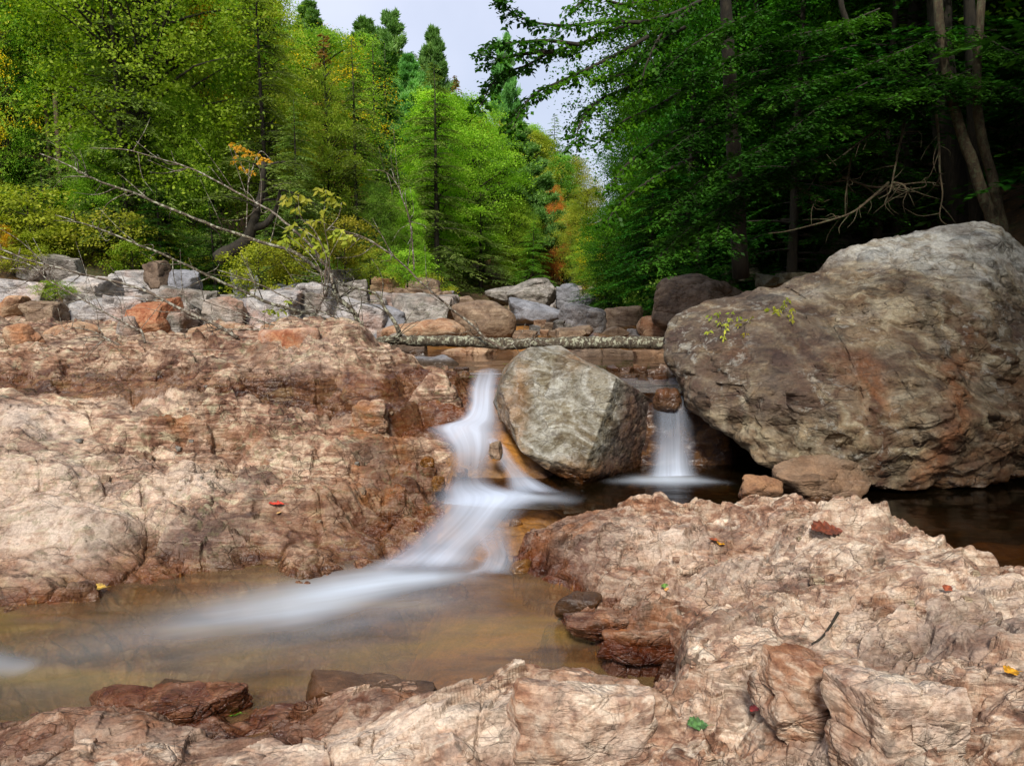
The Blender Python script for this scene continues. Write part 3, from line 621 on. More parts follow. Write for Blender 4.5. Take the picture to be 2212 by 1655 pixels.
def capsule(xx, yy, pts, streakn=None):
    """foam along a flow path: pts = (U, V, z, half width in metres, strength)"""
    out = np.zeros(xx.shape)
    W = [(*PZ(U, Vv, z)[:2], w, s) for (U, Vv, z, w, s) in pts]
    for (ax, ay, aw, as_), (bx, by, bw, bs) in zip(W[:-1], W[1:]):
        dx, dy = bx - ax, by - ay; t = np.clip(((xx - ax) * dx + (yy - ay) * dy) / (dx * dx + dy * dy + 1e-9), 0, 1)
        d = np.hypot(xx - ax - t * dx, yy - ay - t * dy); w = aw + (bw - aw) * t; s = as_ + (bs - as_) * t
        out = np.maximum(out, s * np.exp(-(d / w) ** 2))
    return out
def foam_low(xx, yy):
    s1 = capsule(xx, yy, [(1010, 1240, 0, .10, .30), (930, 1244, 0, .12, .85), (840, 1252, 0, .17, 1.0), (740, 1275, 0, .20, .95), (640, 1305, 0, .24, .78), (500, 1325, 0, .22, .5), (330, 1370, 0, .22, .2), (100, 1420, 0, .25, .10), (-100, 1460, 0, .25, .05)])
    s2 = capsule(xx, yy, [(900, 1290, 0, .22, .2), (640, 1350, 0, .28, .18), (300, 1430, 0, .3, .1), (0, 1500, 0, .3, .05)])
    s3 = capsule(xx, yy, [(40, 1440, 0, .08, .30), (-60, 1430, 0, .1, .35)])
    c, s = math.cos(.35), math.sin(.35); u = xx * c + yy * s; v = -xx * s + yy * c
    n = fbm(u * 1.3, v * 11, xx * 0 + 3, 3) * .5 + .5 + fbm(u * 3, v * 26, xx * 0 + 7, 2) * .18
    return np.maximum(np.maximum(s1 * (.72 + .42 * n), s2 * (.4 + .9 * n)), s3) 
pool('water', -4.2, 1.3, 2.0, 4.0, Z_LOW, foam_low, M['w_low'], 330, 200)
def foam_mid(xx, yy):
    a = capsule(xx, yy, [(960, 1100, Z_MID, .12, .6), (1050, 1085, Z_MID, .14, .95), (1130, 1072, Z_MID, .13, .85), (1190, 1075, Z_MID, .10, .45), (1260, 1085, Z_MID, .08, .0)])
    b = capsule(xx, yy, [(1330, 1040, Z_MID, .06, .15), (1390, 1037, Z_MID, .10, .7), (1440, 1036, Z_MID, .12, .95), (1490, 1037, Z_MID, .10, .7), (1560, 1042, Z_MID, .05, .1)])
    n = fbm(xx * 2, yy * 6, xx * 0, 3) * .5 + .5
    return np.maximum(a, b) * (.8 + .3 * n)
pool('water', -.42, 7.0, 3.2, 7.0, Z_MID, foam_mid, M['w_mid'], 420, 260, keep=lambda x, y: (y > 4.28 + .25 * np.clip(-x, 0, 1)) | ((x > .3) & (y > np.interp(x, [.3, .8, 1.6, 2.2, 2.6, 3.2, 5], [4.2, 3.98, 3.72, 3.3, 2.95, 2.5, 2.2]))))
def foam_up(xx, yy):
    return capsule(xx, yy, [(1010, 808, Z_UP, .03, .3), (1090, 808, Z_UP, .03, .4)])
pool('water', -1.2, 3.0, 6.1, 8.7, Z_UP, foam_up, M['w_up'], 200, 160)
pool('water', .75, 1.75, 5.32, 6.12, Z_UP - .003, lambda x, y: x * 0 + .10, M['w_up'], 60, 60)

def veil_mat():
    q = NT('falling_water'); u = q.attr('u'); v = q.attr('v'); a = q.attr('alpha')
    cx = q.n('CombineXYZ'); q.l(u, cx.inputs[0]); q.l(v, cx.inputs[1])
    n = q.noise(q.mapping(cx.outputs[0], (5.5, .8, 1)), 1.0, 3, .5, .5); n2 = q.noise(q.mapping(cx.outputs[0], (19, 1.0, 1)), 1.0, 2, .5, .3)
    f = q.math('ADD', q.math('MULTIPLY', q.rng(n, .25, .75, .6, 1.05), .92), q.math('MULTIPLY', q.rng(n2, .3, .7), .08))
    al = q.math('MULTIPLY', a, f)
    al = q.math('MINIMUM', q.math('ADD', al, q.math('MULTIPLY', q.math('MULTIPLY', a, a), .15)), .93)
    tr = q.n('BsdfTransparent'); d = q.n('BsdfDiffuse'); d.inputs[0].default_value = S(214, 224, 240); t = q.n('BsdfTranslucent'); t.inputs[0].default_value = S(214, 224, 240)
    m = q.n('MixShader'); m.inputs[0].default_value = .35; q.l(d.outputs[0], m.inputs[1]); q.l(t.outputs[0], m.inputs[2])
    m2 = q.n('MixShader'); q.l(al, m2.inputs[0]); q.l(tr.outputs[0], m2.inputs[1]); q.l(m.outputs[0], m2.inputs[2]); q.l(m2.outputs[0], q.out.inputs[0]); return q.m
M['veil'] = veil_mat()
def veil(rows, nu=70, nv=220, swell=.02, edge=.42, lift=0., sway=0):
    """sheet of falling water; rows = ((Ul, Vl, yl), (Ur, Vr, yr), density) from lip to foot"""
    A = spline([PY(*r[0]) for r in rows], nv); B = spline([PY(*r[1]) for r in rows], nv); al = spline([(r[2], 0, 0) for r in rows], nv)[:, 0]
    u = np.linspace(0, 1, nu); P = A[:, None] * (1 - u)[None, :, None] + B[:, None] * u[None, :, None]
    vv = np.linspace(0, 1, nv)[:, None] * np.ones(nu)
    uu = u[None] * np.ones((nv, 1))
    P[..., 2] += np.sin(uu * math.pi) * swell + fbm(uu * 2, vv * 4, uu * 0, 2) * swell * .6 + lift
    P[..., 1] += fbm(uu * 2, vv * 2.0, uu * 0 + 4, 2) * swell * .6
    e = smooth(0, edge, uu) * smooth(1, 1 - edge, uu) * smooth(0, .02, vv) * smooth(1, .9, vv)
    F = grid_faces(nv, nu)
    o = ob('waterfall', np_mesh('waterfall', P.reshape(-1, 3), F, True, {'u': uu.ravel(), 'v': vv.ravel(), 'alpha': (e * np.clip(al, 0, 1)[:, None]).ravel()}), M['veil'])
    o['kind'] = 'structure'; return o
veil([((1018, 806, 6.38), (1090, 806, 6.38), .1), ((1012, 822, 6.12), (1090, 822, 6.12), .45), ((1004, 850, 5.86), (1084, 850, 5.86), .75), ((1000, 890, 5.55), (1082, 890, 5.55), .95),
      ((975, 918, 5.36), (1088, 918, 5.36), 1.0), ((915, 934, 5.24), (1096, 936, 5.2), 1.0), ((922, 952, 5.14), (1098, 956, 5.08), .9), ((950, 978, 5.02), (1085, 985, 4.96), .72),
      ((960, 1010, 4.9), (1072, 1018, 4.84), .42), ((955, 1045, 4.72), (1075, 1050, 4.68), .32), ((930, 1072, 4.55), (1120, 1068, 4.55), .7), ((915, 1092, 4.42), (1190, 1084, 4.42), .95),
      ((925, 1120, 4.28), (1150, 1112, 4.3), .85), ((880, 1165, 4.06), (1120, 1155, 4.08), .68), ((830, 1205, 3.9), (1080, 1198, 3.92), .62), ((775, 1236, 3.78), (1060, 1236, 3.78), .8), ((740, 1258, 3.68), (1030, 1262, 3.64), .2)], lift=.03)
veil([((1040, 955, 5.05), (1080, 955, 5.1), .2), ((1052, 972, 4.98), (1100, 972, 5.0), .5), ((1065, 1000, 4.85), (1120, 1000, 4.9), .45), ((1085, 1035, 4.7), (1150, 1030, 4.78), .5), ((1085, 1062, 4.6), (1200, 1058, 4.65), .7), ((1090, 1080, 4.5), (1240, 1075, 4.52), .2)], nv=100, lift=.01)
veil([((1000, 1150, 4.1), (1130, 1160, 4.1), .1), ((1010, 1185, 3.98), (1125, 1190, 3.98), .35), ((1030, 1215, 3.85), (1125, 1220, 3.85), .45), ((1010, 1245, 3.74), (1120, 1248, 3.74), .5), ((960, 1262, 3.66), (1130, 1262, 3.66), .0)], nv=100, lift=.03)
veil([((1376, 838, 5.75), (1474, 836, 5.75), .12), ((1400, 852, 5.42), (1480, 852, 5.42), .16), ((1402, 864, 5.26), (1492, 862, 5.26), .22), ((1402, 890, 5.2), (1500, 890, 5.2), .34), ((1400, 950, 5.13), (1506, 950, 5.13), .42), ((1396, 1000, 5.07), (1508, 1000, 5.07), .75), ((1388, 1034, 5.02), (1518, 1034, 5.02), .9), ((1380, 1048, 4.9), (1530, 1048, 4.9), .1)], nv=160, swell=.006)
print('water done')

# ------------------------------------------------------------------ boulders and stones
_ico = {}
def ico(sub):
    if sub not in _ico:
        bm = bmesh.new(); bmesh.ops.create_icosphere(bm, subdivisions=sub, radius=1)
        V_ = np.array([v.co[:] for v in bm.verts]); F_ = np.array([[v.index for v in f.verts] for f in bm.faces]); bm.free()
        _ico[sub] = (V_, F_)
    return _ico[sub]
def hull_planes(pts, ctr):
    bm = bmesh.new()
    for p in pts: bm.verts.new(Vector(p) - Vector(ctr))
    bmesh.ops.convex_hull(bm, input=list(bm.verts)); bm.normal_update()
    N = []; D = []
    for f in bm.faces:
        n = f.normal; d = n.dot(f.verts[0].co)
        if d < 0: n = -n; d = -d
        N.append(n[:]); D.append(max(d, .02))
    bm.free(); return np.array(N), np.array(D)
def rock_shape(N, D, sub, k, seed, size, facet=.5, rough=.5, strata=0, fold=0):
    dirs, F = ico(sub)
    if k > 0:
        q = np.maximum(dirs @ N.T, 1e-4) / D[None]; r = (q ** k).sum(1) ** (-1 / k)
    P = dirs * r[:, None]
    s = size; Q = P / s + seed * 3.7
    x, y, z = Q[:, 0], Q[:, 1], Q[:, 2]
    d = fbm(x * 1.3, y * 1.3, z * 1.3, 3) * .07 * s
    W = Q + np.stack([fbm(x * 1.2, y * 1.2, z * 1.2, 2), fbm(x * 1.2 + 9, y * 1.2, z * 1.2, 2), fbm(x * 1.2, y * 1.2 + 9, z * 1.2, 2)], 1) * .2
    A_, E_ = facets3(W * np.array([1.9, 1.9, 2.6]), seed % 20); d += facet * s * (.20 * A_ - .02 * smooth(.03, 0, E_))
    if sub >= 6:
        A_, E_ = facets3(W * np.array([5.5, 5.5, 8.]), (seed + 5) % 20); d += facet * s * (.06 * A_ - .008 * smooth(.04, 0, E_))
    if sub >= 7:
        A_, E_ = facets3(W * np.array([15, 15, 22.]), (seed + 8) % 20); d += facet * s * .020 * A_
    d += rough * s * (.022 * fbm(x * 5, y * 5, z * 5, 4) + .012 * (ridged(x * 9, y * 9, z * 13, 4) - .5))
    if strata:
        t = (z * 3.0 + x * 1.2 + y * .6 + fbm(x * 1.2, y * 1.2, z * 1.2, 3) * 1.6) * 4; fr = t - np.floor(t)
        d += strata * s * .03 * (smooth(.3, .95, fr) - fr)
    if fold:
        t = fbm(x * 1.1 + 3, y * 1.1, z * 1.6, 4); t2 = np.abs(np.sin(t * 16 + z * 4 + x * 2.0)); d += fold * s * .030 * (t2 - .5)
        t = fbm(x * 2.6 + 3, y * 2.6, z * 3.6, 4); d += fold * s * .02 * (np.abs(np.sin(t * 14)) - .5)
    n = P / np.linalg.norm(P, axis=1)[:, None]
    return P + n * d[:, None], F, Q
def boulder(name, pts, ctr, sub, k, seed, size, mat, label, cat='boulder', group=None, waterline=None, rustf=None, palef=None, darkf=None, smooth_=False, **kw):
    N, D = hull_planes(pts, ctr); P, F, Q = rock_shape(N, D, sub, k, seed, size, **kw)
    w = P + np.array(ctr)
    wet = np.zeros(len(P)) if waterline is None else smooth(waterline + .16, waterline + .02, w[:, 2] + fbm(w[:, 0] * 4, w[:, 1] * 4, w[:, 2] * 4, 3) * .08)
    ru = np.zeros(len(P)) if rustf is None else rustf(w); pa = np.zeros(len(P)) if palef is None else palef(w); da = np.zeros(len(P)) if darkf is None else darkf(w)
    o = ob(name, np_mesh(name, P, F, smooth_, {'wet': wet, 'rust': ru, 'pale': pa, 'dark': da}), mat, loc=ctr)
    tag(o, label, cat, group); return o
# the tilted block between the two falls
BC = PY(1240, 885, 5.35)
def on_plane(U, V, A, B, C):
    A, B, C = Vector(A), Vector(B), Vector(C); n = (B - A).cross(C - A); d = Vector(ray(U, V)); o_ = Vector((0, 0, CAM_Z)); t = n.dot(A - o_) / n.dot(d); return tuple(o_ + d * t)
_a, _c, _d = PY(1140, 748, 5.30), PY(1332, 816, 4.96), PY(1262, 1008, 4.72)
bp_ = [_a, _c, _d, on_plane(1082, 842, _a, _c, _d), on_plane(1128, 972, _a, _c, _d), PY(1212, 742, 5.46),
       PY(1444, 884, 5.72), PY(1436, 950, 5.66), PY(1398, 1034, 5.42), PY(1254, 1056, 4.90), PY(1120, 960, 5.3), PY(1060, 872, 5.55), PY(1085, 800, 5.6), PY(1190, 752, 6.0), PY(1150, 930, 6.0), PY(1400, 880, 6.2), PY(1370, 990, 6.0)]
def hero_rust_shade(w):
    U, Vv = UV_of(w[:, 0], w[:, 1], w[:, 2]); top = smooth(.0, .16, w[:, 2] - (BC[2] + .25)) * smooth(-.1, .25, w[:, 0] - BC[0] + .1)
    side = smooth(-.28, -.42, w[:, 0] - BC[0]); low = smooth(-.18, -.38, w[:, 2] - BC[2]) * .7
    return np.clip(np.maximum(np.maximum(top * .5, side * .3), np.maximum(low, smooth(.25, .45, w[:, 0] - BC[0]) * .8)), 0, 1)  # last term is painted shade: browns the boulder's right side
boulder('boulder', bp_, BC, 7, 110, 4, .75, M['hero'], 'grey olive angular boulder tilted on its corner between the two little waterfalls', waterline=.20, rustf=hero_rust_shade, darkf=lambda w: smooth(.16, .34, w[:, 0] - BC[0] + .35 * (w[:, 2] - BC[2]) * -1) * .9, facet=.17, rough=.75, strata=.22)  # darkf paints shade and wet into the right face's colour
# the huge folded boulder on the right bank
GC = PY(1900, 800, 5.75)
gp_ = [PY(*p) for p in [(1462, 722, 5.6), (1478, 690, 5.7), (1530, 662, 5.8), (1600, 640, 5.9), (1680, 618, 5.95), (1760, 604, 6.0), (1850, 560, 6.1), (1960, 515, 6.2), (2060, 486, 6.3), (2125, 474, 6.4), (2165, 486, 6.3), (2215, 555, 6.2), (2300, 640, 6.0), (2420, 760, 5.8), (2450, 900, 5.5), (2350, 1010, 5.2),
      (1470, 800, 5.35), (1484, 880, 5.15), (1520, 850, 4.95), (1545, 930, 4.95), (1632, 1004, 4.75), (1700, 1018, 4.65), (1800, 1042, 4.58), (1900, 1060, 4.55), (2000, 1062, 4.6), (2150, 1050, 4.72), (1900, 950, 4.45), (2050, 900, 4.5), (1700, 850, 4.72), (1880, 700, 5.0), (2100, 700, 5.1), (2250, 900, 4.8), (1650, 730, 5.2),
      (1500, 700, 6.4), (1700, 640, 6.9), (2000, 560, 7.3), (2300, 700, 7.3), (1900, 900, 7.6), (2300, 1000, 7.0), (1600, 850, 6.8), (1800, 960, 6.4)]]
def big_rust(w):
    x = w[:, 0]; z = w[:, 2]; y = w[:, 1]; U, Vv = UV_of(x, y, z)
    n = fbm(x * 2.0, y * 2, z * 1.2, 4)
    xs = PY(1905, 850, 4.6)[0]; s1 = np.exp(-((x - xs - n * .12) / .09) ** 2) * smooth(1.25, 1.0, z)
    x2 = PY(2130, 800, 4.7)[0]; s2 = np.exp(-((x - x2 + (z - 1.1) * -.5 - n * .2) / .12) ** 2) * smooth(1.5, 1.3, z) * .9
    x3 = PY(1800, 800, 4.8)[0]; s3 = np.exp(-(((x - x3) / .28) ** 2 + ((z - 1.0) / .2) ** 2)) * .7
    patch = smooth(.05, .3, fbm(x * 1.1 + 5, y * 1.1, z * 1.1, 3)) * .45 * smooth(1.5, 1.0, z)
    return np.clip(np.maximum.reduce([s1, s2, s3, patch]), 0, 1)
def big_pale(w): return smooth(1.4, 1.75, w[:, 2] + fbm(w[:, 0] * 1.5, w[:, 1] * 1.5, w[:, 2] * 1.5, 3) * .5) * smooth(1.6, 2.4, w[:, 0]) * .8
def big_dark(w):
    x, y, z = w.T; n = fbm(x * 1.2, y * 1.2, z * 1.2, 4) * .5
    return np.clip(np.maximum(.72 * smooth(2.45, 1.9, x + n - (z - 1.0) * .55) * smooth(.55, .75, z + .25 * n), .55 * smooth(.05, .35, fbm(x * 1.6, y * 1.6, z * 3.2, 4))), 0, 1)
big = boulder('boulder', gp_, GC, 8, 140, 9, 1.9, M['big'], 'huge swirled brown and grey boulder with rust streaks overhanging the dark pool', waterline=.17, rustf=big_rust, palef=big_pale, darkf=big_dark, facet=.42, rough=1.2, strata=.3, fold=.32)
# block under the right hand fall lip, rocks in front of the huge boulder
def box_rock(U0, U1, V0, V1, y, mat, label, name='boulder', cat='boulder', group=None, sub=5, k=None, seed=None, deep=1.0, under=.35, waterline=None, tilt=0, rust=0, pale=0, smooth_=False, **kw):
    """irregular stone whose seen outline spans the given extent at distance y; flattened, sunk a little into what carries it"""
    seed = seed if seed is not None else int(U0 * 7 + V0 * 3) % 97
    rs = np.random.RandomState(seed); k = k or [12, 40, 70, 90][rs.randint(4)]; kw.setdefault('facet', float(rs.uniform(.35, 1.2)))
    x0, _, zt = PY(U0, V0, y); x1, _, zb = PY(U1, V1, y)
    zb2 = zb - (zt - zb) * under
    hx = (x1 - x0) / 2; hz = (zt - zb2) / 2; hy = hx * deep * rs.uniform(.75, 1.05)
    ctr = ((x0 + x1) / 2, y + hy * .6, (zt + zb2) / 2)
    npl = 22 if k < 20 else 11
    n = rs.normal(size=(npl, 3)); n[:6] = [[1, 0, 0], [-1, 0, 0], [0, 1, 0], [0, -1, 0], [0, 0, 1], [0, 0, -1]]
    n[:6] += rs.normal(size=(6, 3)) * .14
    n /= np.linalg.norm(n, axis=1)[:, None]; D = np.where(np.arange(npl) < 6, rs.uniform(.88, 1.0, npl), rs.uniform(.72, 1.05, npl))
    dirs, F = ico(sub); q = np.maximum(dirs @ n.T, 1e-4) / D; r = (q ** k).sum(1) ** (-1 / k)
    P = dirs * r[:, None]; P /= np.abs(P).max(0)
    sz = max(hx, hz) * .9; kw.setdefault('facet', .5); kw.setdefault('rough', .6)
    P = P * np.array([hx, hy, hz]); rad = np.linalg.norm(P, axis=1); dd = P / rad[:, None]
    N_, D_ = dd, rad
    # detail displacement
    Q = P / sz + seed * 3.7; x, y_, z = Q.T
    d = fbm(x * 1.2, y_ * 1.2, z * 1.2, 3) * .09 * sz
    W = Q + fbm(x * 1.2, y_ * 1.2, z * 1.2, 2)[:, None] * .2
    A_, E_ = facets3(W * np.array([1.5, 1.5, 2.2]), seed % 20); d += kw['facet'] * sz * (.26 * A_ - .02 * smooth(.03, 0, E_))
    if sub >= 6:
        A_, E_ = facets3(W * np.array([4.5, 4.5, 7.]), (seed + 5) % 20); d += kw['facet'] * sz * (.07 * A_ - .008 * smooth(.04, 0, E_))
    if sub >= 7:
        A_, E_ = facets3(W * np.array([13, 13, 20.]), (seed + 8) % 20); d += kw['facet'] * sz * .022 * A_
    d += kw['rough'] * sz * (.03 * fbm(x * 5, y_ * 5, z * 5, 4) + .014 * (ridged(x * 8, y_ * 8, z * 12, 3) - .5))
    P = P + dd * d[:, None]
    if tilt:
        c, s = math.cos(tilt), math.sin(tilt); P = P @ np.array([[c, 0, -s], [0, 1, 0], [s, 0, c]])
    w = P + np.array(ctr)
    wet = np.zeros(len(P)) if waterline is None else smooth(waterline + .10, waterline + .01, w[:, 2])
    nn = smooth(-.1, .25, fbm(w[:, 0] * 2, w[:, 1] * 2, w[:, 2] * 2, 3))
    o = ob(name, np_mesh(name, P, F, smooth_, {'wet': wet, 'rust': nn * rust, 'pale': (1 - nn) * pale}), M[mat], loc=ctr)
    tag(o, label, cat, group); return o
R = box_rock
R(1688, 1898, 1000, 1074, 4.42, 'tan', 'brown flat-topped rock with pale veins in the water before the huge boulder', sub=6, k=20, waterline=.2, rust=.4, deep=.6, under=.5, facet=.9)
R(1605, 1705, 1030, 1072, 4.38, 'tan', 'small wet orange rock beside the brown flat-topped rock in the dark pool', sub=6, k=16, facet=1.0, rust=1.0, waterline=.22, deep=.8, under=.6)
R(1690, 1780, 992, 1020, 4.62, 'tan', 'thin brown slab lying on the back of the flat-topped rock', sub=5, deep=.6, name='stone', cat='stone')
R(1414, 1474, 840, 892, 5.16, 'tan', 'wet ochre stone lodged at the lip of the right waterfall', sub=6, k=12, facet=.9, waterline=.9, rust=.9, name='stone', cat='stone', deep=1.0, under=.1)
R(1050, 1086, 955, 985, 4.86, 'tan', 'small yellow brown stone poking out of the white cascade beside the tilted boulder', sub=5, rust=.9, name='stone', cat='stone')
for (u0, u1, v0, v1, y, lab) in [(905, 940, 985, 1012, 4.95, 'wet ochre stone at the left side of the cascade below the shelf'), (930, 962, 1030, 1056, 4.74, 'rusty wet stone between cascade and left ledge'), (1096, 1130, 1120, 1146, 4.34, 'wet brown stone right of the middle cascade'), (1060, 1100, 1192, 1222, 3.92, 'orange brown stone in the thin right arm of the lower cascade'), (1100, 1150, 1208, 1246, 3.82, 'wet rusty stone beside the foot of the cascade'), (985, 1012, 1010, 1030, 4.86, 'small brown stone veiled by the middle cascade')]:
    R(u0, u1, v0, v1, y, 'streambed', lab, name='stone', cat='stone', sub=5, rust=.8, waterline=y * .12, k=16)
# left bank
R(-60, 105, 598, 655, 9.4, 'white', 'white blue rounded boulder at the far left of the bank', sub=6, rust=.3, deep=.9)
R(15, 185, 548, 618, 10.6, 'grey', 'broad grey domed boulder on the left bank below the bare brown trunks', sub=6, deep=.8)
R(120, 235, 596, 668, 9.6, 'white', 'white peaked boulder with mossy foot beside the white blue rounded one', sub=6, pale=.5)
R(-40, 60, 640, 690, 8.9, 'pink', 'orange tinted low boulder under the white blue rounded one', sub=5, rust=.8)
R(40, 128, 652, 715, 8.6, 'tan', 'tan faceted block on the left bank with darker underside', sub=6, facet=1.1, k=24)
R(128, 215, 650, 706, 9.0, 'white', 'low white slab behind the tan faceted block', sub=5)
R(262, 372, 652, 736, 8.3, 'orange', 'bright rust orange slanting rock face on the left bank', sub=6, facet=.9, k=80, tilt=-.25, rust=.3)
R(200, 320, 634, 712, 8.8, 'white', 'white and grey boulder against the rust orange face', sub=6, rust=.4)
R(290, 362, 562, 612, 10.4, 'darkstone', 'dark grey block in the shade under the hemlocks on the left bank', sub=5)
R(345, 430, 582, 650, 10.0, 'bluegrey', 'grey cracked boulder beneath dark hemlock boughs on the left bank', sub=6, facet=.9)
R(300, 428, 625, 712, 9.2, 'grey', 'tall grey rock face right of the rust orange slab', sub=6, rust=.5, facet=.8)
R(420, 530, 640, 722, 9.0, 'grey', 'pale cliff-like rock with pink foot behind the fallen branches', sub=6, rust=.6, pale=.4, facet=.8)
R(505, 640, 628, 716, 9.1, 'white', 'smooth pale rock wall below the yellow green shrub', sub=6, rust=.45)
R(500, 570, 582, 650, 10.2, 'bluegrey', 'weathered grey boulder with moss beside the crooked trunk', sub=6)
R(612, 722, 588, 700, 9.6, 'white', 'tall blue white rock face standing behind the fallen tree branches', sub=6, facet=.7, k=20)
R(700, 800, 604, 668, 10.0, 'grey', 'grey sloping rock under the small yellow leaved sapling', sub=6)
R(715, 842, 645, 728, 9.2, 'white', 'long pale slab sloping towards the fallen log', sub=6, tilt=.15, rust=.4)
R(812, 905, 630, 680, 10.4, 'white', 'pale weathered rock left of the brown grey ridge stone', sub=5, rust=.4)
R(850, 975, 613, 682, 11.0, 'tan', 'brown grey ridge shaped boulder on the left of the stream bed', sub=6, tilt=.12)
R(886, 985, 664, 714, 9.6, 'grey', 'pale grey low boulder left of the big brown one', sub=6)
R(820, 1010, 690, 745, 8.5, 'pink', 'broad flat pink slab behind the fallen log', sub=6, tilt=.05, deep=.8, rust=.3)
R(970, 1032, 638, 678, 12.0, 'tan', 'small brown boulder peeping behind the big brown one', sub=5)
R(972, 1128, 650, 730, 8.9, 'tan', 'big smooth brown boulder lying behind the fallen log', sub=6, k=8, facet=.25, rough=.5, rust=.15, deep=.8, seed=12)
R(560, 660, 690, 735, 8.0, 'pink', 'pink slab at the foot of the pale rock wall', sub=5, rust=.4)
R(380, 520, 700, 740, 7.9, 'pink', 'long low pink ledge stone among the fallen branches', sub=5, rust=.5)
R(640, 745, 690, 735, 8.2, 'pink', 'rose coloured flat stone under the arching dead branches', sub=5, rust=.3)
R(80, 200, 700, 745, 7.8, 'pink', 'pinkish broken slab in front of the tan faceted block', sub=5, rust=.5, facet=1.0)
R(0, 90, 700, 770, 7.2, 'pink', 'pink brown layered rock at the left end of the bank', sub=6, rust=.6, facet=1.0)
R(700, 780, 575, 615, 12.0, 'grey', 'grey rock half hidden below dark foliage on the left bank', sub=5)
R(800, 870, 598, 640, 13.0, 'pink', 'pinkish rock among low green shrubs beyond the pale slabs', sub=5, rust=.4)
R(870, 960, 600, 640, 14.0, 'tan', 'low tan rock ridge below the bright green young trees', sub=5)
# stream bed beyond the log
R(1048, 1122, 617, 655, 15.5, 'grey', 'light grey boulder left of the pointed one far up the stream', sub=5)
R(1096, 1204, 603, 655, 15.0, 'grey', 'pointed grey green boulder standing highest in the stream bed', sub=6, tilt=-.25, k=20)
R(1200, 1252, 612, 664, 15.5, 'bluegrey', 'layered grey boulder just right of the pointed one', sub=5)
R(1098, 1234, 643, 706, 11.2, 'bluegrey', 'square-cut blue grey block in the middle of the stream bed', sub=6, k=22, deep=.6)
R(1208, 1320, 661, 722, 10.2, 'white', 'pale lavender rounded boulder with white top ledge in the stream bed', sub=6, k=10, tilt=.15)
R(1308, 1390, 662, 714, 11.0, 'tan', 'grey brown boulder to the right of the pale lavender one', sub=6, k=10)
R(1383, 1475, 680, 732, 9.6, 'pink', 'pinkish domed boulder at the left edge of the huge boulder', sub=6, k=10, rust=.5)
R(1196, 1285, 708, 735, 9.0, 'tan', 'flat brown stone just behind the fallen log', sub=5, name='stone', cat='stone')
R(1295, 1360, 706, 730, 9.6, 'tan', 'rounded brown stone behind the log near the pinkish boulder', sub=5, name='stone', cat='stone')
R(1350, 1385, 708, 728, 9.9, 'white', 'small pale green stone behind the log', sub=4, name='stone', cat='stone')
R(1095, 1162, 712, 738, 9.0, 'tan', 'brown stone behind the log under the small cobbles', sub=5, name='stone', cat='stone')
R(1359, 1405, 643, 668, 14.5, 'grey', 'grey domed boulder near the right foliage in the stream bed', sub=5)
R(1385, 1442, 655, 700, 12.0, 'tan', 'squat brown boulder tucked under the dark mound', sub=5)
R(1395, 1640, 588, 700, 9.0, 'darkstone', 'large dark brown mound of rough rock behind the huge boulder', sub=6, facet=.9, rough=1.2, k=10, deep=.8)
# under the log, at the upper pool
R(800, 940, 738, 782, 7.75, 'darkstone', 'dark brown wet rock under the left end of the log', sub=6, waterline=Z_UP, deep=.5)
R(925, 1085, 744, 782, 7.9, 'pink', 'pink layered slab under the middle of the log at the upper pool', sub=6, facet=1.0, waterline=Z_UP - .05, deep=.5)
R(887, 995, 767, 800, 7.0, 'bluegrey', 'dark blue grey slab half sunk in the upper pool', sub=5, waterline=Z_UP, deep=.5, under=.8)
R(1225, 1310, 750, 790, 7.7, 'darkstone', 'brown block under the log right of the tilted boulder', sub=5, deep=.5, k=22)
R(1300, 1378, 750, 790, 7.75, 'darkstone', 'second brown block under the log nearer the huge boulder', sub=5, deep=.5, k=22)
R(1368, 1470, 752, 785, 7.6, 'tan', 'long red brown rock under the right end of the log', sub=5, deep=.4, rust=.5)
for i, (u0, u1, v0, v1, y, m, lab) in enumerate([(951, 985, 797, 812, 6.5, 'darkstone', 'dark wet pebble left of the upper waterfall lip'), (975, 1014, 795, 811, 6.55, 'darkstone', 'larger dark wet pebble touching the upper waterfall lip'), (960, 1012, 806, 824, 6.3, 'tan', 'ochre pebble below the two dark ones at the upper lip')]):
    R(u0, u1, v0, v1, y, m, lab, name='pebble', cat='pebble', sub=4, rust=.7, waterline=Z_UP + .02)
for i, (u0, u1, v0, v1, y, m) in enumerate([(1312, 1345, 790, 806, 6.5, 'darkstone'), (1338, 1372, 792, 812, 6.4, 'tan'), (1368, 1402, 788, 815, 6.35, 'tan'), (1396, 1428, 795, 824, 6.2, 'tan'), (1420, 1450, 786, 818, 6.3, 'tan'), (1444, 1474, 788, 825, 6.2, 'bluegrey'), (1345, 1385, 808, 828, 6.15, 'tan'), (1405, 1445, 812, 830, 6.0, 'tan'), (1380, 1412, 818, 832, 5.95, 'darkstone')]):
    R(u0, u1, v0, v1, y, m, 'one of the wet ochre and brown cobbles crowded above the right waterfall', name='cobble', cat='cobble', group='cobbles above the right waterfall', sub=4, rust=.8, waterline=Z_UP + .03)
